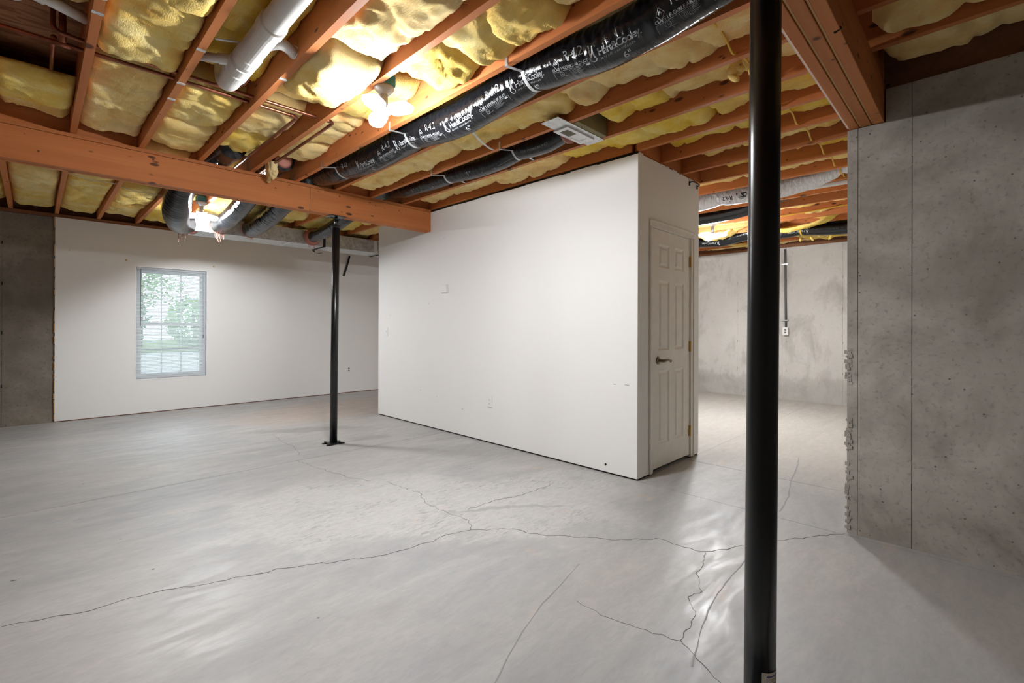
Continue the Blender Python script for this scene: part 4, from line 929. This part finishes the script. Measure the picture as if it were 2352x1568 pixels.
# ceiling register on its mounting strip
rg_ = empty('ceiling_register', (2.81, 2.14, 2.65), 'white ceiling air register on a galvanised strip at the end of the short duct', 'vent')
MB().box(2.665, 3.02, 2.0, 2.225, 2.672, 2.86).build('duct_boot', 'boot', parent=rg_)
box('mounting_strip', 'galv', 2.50, 3.06, 2.045, 2.20, 2.6665, 2.6695, parent=rg_)
fx0, fx1, fya, fyb = 2.652, 2.975, 2.083, 2.212; zf = 2.655
MB().box(fx0, fx1, fya, fya+.028, zf, 2.666).box(fx0, fx1, fyb-.028, fyb, zf, 2.666).box(fx0, fx0+.035, fya+.028, fyb-.028, zf, 2.666).box(fx1-.055, fx1, fya+.028, fyb-.028, zf, 2.666).box(2.797, 2.815, fya+.028, fyb-.028, zf, 2.666).build('face_frame', 'plate', parent=rg_)
box('damper_plate', 'porcelain', 2.815, fx1-.055, fya+.028, fyb-.028, zf+.004, 2.664, parent=rg_); box('throat', 'dark', fx0+.035, 2.797, fya+.028, fyb-.028, 2.664, 2.666, parent=rg_)
for i in range(7):
    x = fx0+.044+i*.0158; MB().quad((x, fya+.028, zf+.001), (x, fyb-.028, zf+.001), (x+.006, fyb-.028, zf+.008), (x+.006, fya+.028, zf+.008)).build('louvre', 'label', parent=rg_)
for i in range(6):
    y = fya+.036+i*.0105; box('louvre', 'label', fx0+.035, 2.797, y, y+.0015, zf+.002, zf+.006, parent=rg_)
MB().tube([(2.84, 2.24, 2.735), (2.84, 2.22, 2.735)], [.10, .105], 24).build('insulation_sleeve', 'pink', parent=rg_, smooth=True)
# far-room ducts
D5 = Duct([(5.277, 5.0, 2.70), (5.277, 3.6, 2.665), (5.277, 2.8, 2.655), (5.277, 2.3, 2.650), (5.277, 2.05, 2.665), (5.277, 1.75, 2.655), (5.277, 1.4, 2.650), (5.277, 1.15, 2.69), (5.277, .95, 2.745), (5.277, .72, 2.775)], .098, 6, .014, step=.008, seg=48)
D5.pinch = [(find_d(D5, 2.03), .05, .016), (find_d(D5, .93), .04, .028)]
du5 = flex('flexible_duct', D5, 'crinkled silver foil flexible duct in the far room behind the post', 'silver')
mb = MB(); D5.text(mb, 'R4.2', find_d(D5, 1.865), .30, .06, True, 0, .0012); D5.text(mb, '5"', find_d(D5, 1.89), .85, .045, True); mb.build('rating_print', 'blackprint', parent=JK[du5.name])
def disc_on(D, mb, d, th, pts):
    b = len(mb.v)
    for (x, y) in pts: mb.v.append(tuple(D.pt(d-x, th+y/D.R, .0016)))
    mb.f.append(tuple(range(b, b+len(pts))))
dq = find_d(D5, 1.775); mb = MB(); disc_on(D5, mb, dq, .55, [(-.075, -.045), (-.03, -.045), (.03, -.045), (.075, -.045), (.04, 0.0), (0, .06), (-.04, 0.0)]); mb.build('triangle_logo', 'blackprint', parent=JK[du5.name])
mb = MB(); D5.line(mb, [(dq+.05, .30), (dq+.03, .50), (dq+.01, .68), (dq-.015, .72), (dq-.028, .55), (dq-.018, .40), (dq, .38), (dq+.008, .5)], .011); mb.build('logo_swirl', 'print', parent=JK[du5.name])
p0 = D5.at(find_d(D5, .93))[0]; mb = MB().tube([p0+Vector((0, .012, 0)), p0-Vector((0, .012, 0))], .078, 28, False); mb.build('tie_band', 'yel', parent=du5)
hanger(D5, 2.03, du5, JX(12)+.021, JX(13)-.021, 'steel')
D6 = Duct([(6.088, 5.0, 2.73), (6.088, 3.4, 2.675), (6.088, 2.6, 2.655), (6.088, 2.05, 2.685), (6.088, 1.65, 2.79), (6.088, 1.2, 2.812), (6.088, .65, 2.812)], .088, 7, .002, step=.02, seg=32)
flex('flexible_duct', D6, 'plain black flexible duct in the far room above the far bulb')
D7 = Duct([(7.713, 5.0, 2.68), (7.713, 3.9, 2.655), (7.713, 3.3, 2.655), (7.713, 2.93, 2.635), (7.713, 2.5, 2.685), (7.713, 2.06, 2.65), (7.713, 1.83, 2.66), (7.713, 1.6, 2.632), (7.713, 1.3, 2.61), (7.713, .9, 2.62), (7.713, .62, 2.64)], .10, 8, .003, step=.014, seg=40)
du7 = flex('flexible_duct', D7, 'printed black flexible duct nearest the far concrete wall')
print_run(D7, JK[du7.name], [1.72, 2.95, 3.55], True)
hanger(D7, 2.38, du7, JX(18)+.021, JX(19)-.021, 'gasket', .03); hanger(D7, 1.83, du7, JX(18)+.021, JX(19)-.021, 'yel', .02)
MB().tube([(5.53, .62, 2.655), (5.53, 2.2, 2.675)], .026, 14).build('water_pipe', 'pvc', smooth=True, label='straight white plastic pipe below the silver duct in the far room', cat='pipe')

# ------------------------------------------------------------------ plumbing
pv = empty('drain_pipe', (.81, 2.2, 2.64), 'thick white plastic drain pipe with hubs and two branches overhead', 'pipe')
MB().tube([(.81, .7, 2.715), (.81, 2.0, 2.705), (.81, 2.55, 2.70), (.81, 3.0, 2.698)], .057, 32).build('main_run', 'pvc', parent=pv, smooth=True)
MB().tube([(.81, 2.985, 2.698)]+arc_pts([(.81, 3.0, 2.698), (.81, 3.25, 2.698), (.81, 3.25, 2.90)], 10, .12), .0575, 32).build('end_elbow', 'pvc', parent=pv, smooth=True)
for (a, b) in ((2.42, 2.86), (2.90, 3.07)):
    r_ = .0655; MB().tube([(.81, a, 2.701), (.81, a+.004, 2.701), (.81, a+.07, 2.701), (.81, a+.078, 2.701), (.81, b-.078, 2.70), (.81, b-.07, 2.70), (.81, b-.004, 2.70), (.81, b, 2.70)], [.058, r_, r_, .0605, .0605, r_, r_, .058], 32).build('hub_fitting', 'pvc', parent=pv)
MB().tube(arc_pts([(.83, 2.72, 2.715), (.90, 2.60, 2.72), (.985, 2.645, 2.72)], 8, .05), .029, 18).build('branch_elbow', 'pvc', parent=pv, smooth=True)
MB().tube([(.978, 2.638, 2.72), (.99, 2.647, 2.72)], .034, 18).build('branch_hub', 'pvc', parent=pv)
MB().tube([(.63, 3.055, 2.722), (.80, 2.935, 2.715)], .0245, 18).build('branch_pipe', 'pvc', parent=pv, smooth=True); MB().tube([(.715, 2.995, 2.7185), (.77, 2.956, 2.716)], .0295, 18).build('branch_hub', 'pvc', parent=pv)
pl = empty('drain_pipe', (.05, 3.14, 2.72), 'thin white plastic pipe with a downturned elbow in the leftmost open bay', 'pipe')
MB().tube([(-.05, 3.085, 2.775), (.178, 3.17, 2.765)], .026, 18).build('branch_run', 'pvc', parent=pl, smooth=True); MB().tube([(-.01, 3.10, 2.773), (.03, 3.115, 2.771)], .032, 18).build('branch_hub', 'pvc', parent=pl)
MB().tube(arc_pts([(-.075, 2.9, 2.80), (-.075, 3.20, 2.775), (-.075, 3.20, 2.90)], 10, .07), .040, 24).build('trap_elbow', 'pvc', parent=pl, smooth=True); MB().tube([(-.075, 3.02, 2.79), (-.075, 3.09, 2.784)], .046, 24).build('elbow_hub', 'pvc', parent=pl)
cr = .0112
ca = empty('copper_pipe', (.4, 3.43, 2.72), 'copper pipe crossing the left bays and turning at an elbow left of the bulb', 'pipe')
MB().tube(arc_pts([(-.45, 3.445, 2.72), (.5, 3.43, 2.72), (1.31, 3.445, 2.72), (1.31, 4.95, 2.715)], 8, .035), cr, 14).build('run', 'copper', parent=ca, smooth=True)
MB().tube([(.10, 3.42, 2.72), (.10, 3.42, ZS)], .0155, 16).build('riser', 'copper', parent=ca, smooth=True); MB().tube([(.055, 3.44, 2.72), (.145, 3.44, 2.72)], .0145, 14).build('tee_fitting', 'copper', parent=ca, smooth=True)
MB().tube([(1.255, 3.444, 2.72), (1.29, 3.444, 2.72)], .014, 14).build('elbow_fitting', 'copper', parent=ca, smooth=True)
cb = empty('copper_pipe', (.8, 3.345, 2.72), 'copper pipe ending in a bend beside the near bulb', 'pipe')
MB().tube(arc_pts([(.062, 3.34, ZS), (.062, 3.34, 2.735), (.3, 3.345, 2.722), (1.53, 3.345, 2.72), (1.53, 4.95, 2.715)], 8, .04), cr, 14).build('run', 'copper', parent=cb, smooth=True)
MB().tube([(1.47, 3.345, 2.72), (1.505, 3.345, 2.72)], .014, 14).build('elbow_fitting', 'copper', parent=cb, smooth=True)
MB().tube(arc_pts([(.85, 3.35, 2.73), (.93, 3.33, 2.76), (.965, 3.25, 2.82), (.965, 3.25, ZS)], 6, .04), .009, 12).build('copper_branch', 'copper', parent=cb, smooth=True)
cc = MB().tube([(.068, 3.50, 2.765), (.066, 3.96, 2.775)], .0105, 12).tube([(.068, 3.50, 2.765), (.068, 3.485, 2.765)], .0135, 12).build('copper_pipe', 'copper', smooth=True, label='short dark copper stub running back in the leftmost open bay', cat='pipe')
# cable through the joists
pts = [(1.95, .84, 2.79), (2.08, .865, 2.76)]
for k in range(5, 14):
    x = JX(k)
    if k > 5: pts += [(x-.20, .925, 2.712), (x-.06, .935, 2.688)]
    pts += [(x-.02, .93, 2.695), (x+.03, .925, 2.712)]
MB().tube(smooth_path(pts, 5), .0062, 8).build('electrical_cable', 'yel', smooth=True, label='yellow electrical cable looping through holes in the joists beside the thick post', cat='cable')
MB().tube(smooth_path([(6.72, 2.05, 2.70), (6.66, 1.8, 2.655), (6.66, 1.5, 2.66), (6.67, 1.1, 2.68), (6.68, .75, 2.70)], 8), .007, 8).build('electrical_cable', 'yel', smooth=True, label='yellow electrical cable draped along a joist in the far room', cat='cable')
# nail plates and wire hangers on the joists
for i, (x, y) in enumerate([(468, 117), (418, 192), (396, 228), (648, 181), (231, 32)]):
    q = onZ(x, y, ZJ); k = round((q.x-J0)/JS)
    box('pipe_strap', 'galv', JX(k)-.021, JX(k)+.021, q.y-.012, q.y+.012, ZJ-.0022, ZJ-.0003, label='small galvanised strap nailed under a joist, ' + ['beside the thin drain branch', 'over the copper crossing', 'second below the copper crossing', 'left of the low hanging batt', 'at the leftmost open bay'][i], cat='strap', group='nail plates under the joists')
MB().ribbon([(JX(0)-.16, 2.55, 2.735), (JX(0)-.06, 2.66, 2.69), (JX(0)-.02, 2.70, ZJ-.003), (JX(0)+.015, 2.74, ZJ-.003)], .02, Vector((0, 0, 1)), .002).build('pipe_strap', 'galv', label='perforated metal strap slanting up from the leftmost joist', cat='strap')
MB().ribbon([(.66, 2.84, 2.735), (.76, 2.78, 2.735)], .014, Vector((0, 0, 1)), .002).build('pipe_strap', 'galv', label='thin metal bar under insulation beside the thick drain pipe', cat='strap')
MB().ribbon(smooth_path([(2.255, 2.66, 2.70), (2.27, 2.66, 2.668), (2.40, 2.72, 2.655), (2.55, 2.79, 2.664), (2.61, 2.80, 2.668)], 4), .018, Vector((0, 0, 1)), .002).build('pipe_strap', 'galv', label='bent metal strap between the two black ducts', cat='strap')
for i, (k, y) in enumerate([(0, 6.15), (1, 6.35), (3, 6.95), (4, 7.2), (5, 7.15)]):
    MB().tube([(JX(k)+.02, y, 2.682), (JX(k)+.18, y+.05, 2.668), (JX(k+1)-.02, y+.1, 2.682)], .003, 6).build('support_wire', 'steel', label='thin insulation support wire beyond the beam, %s from the left' % ['first', 'second', 'third', 'fourth', 'fifth'][i], cat='wire', group='insulation support wires')
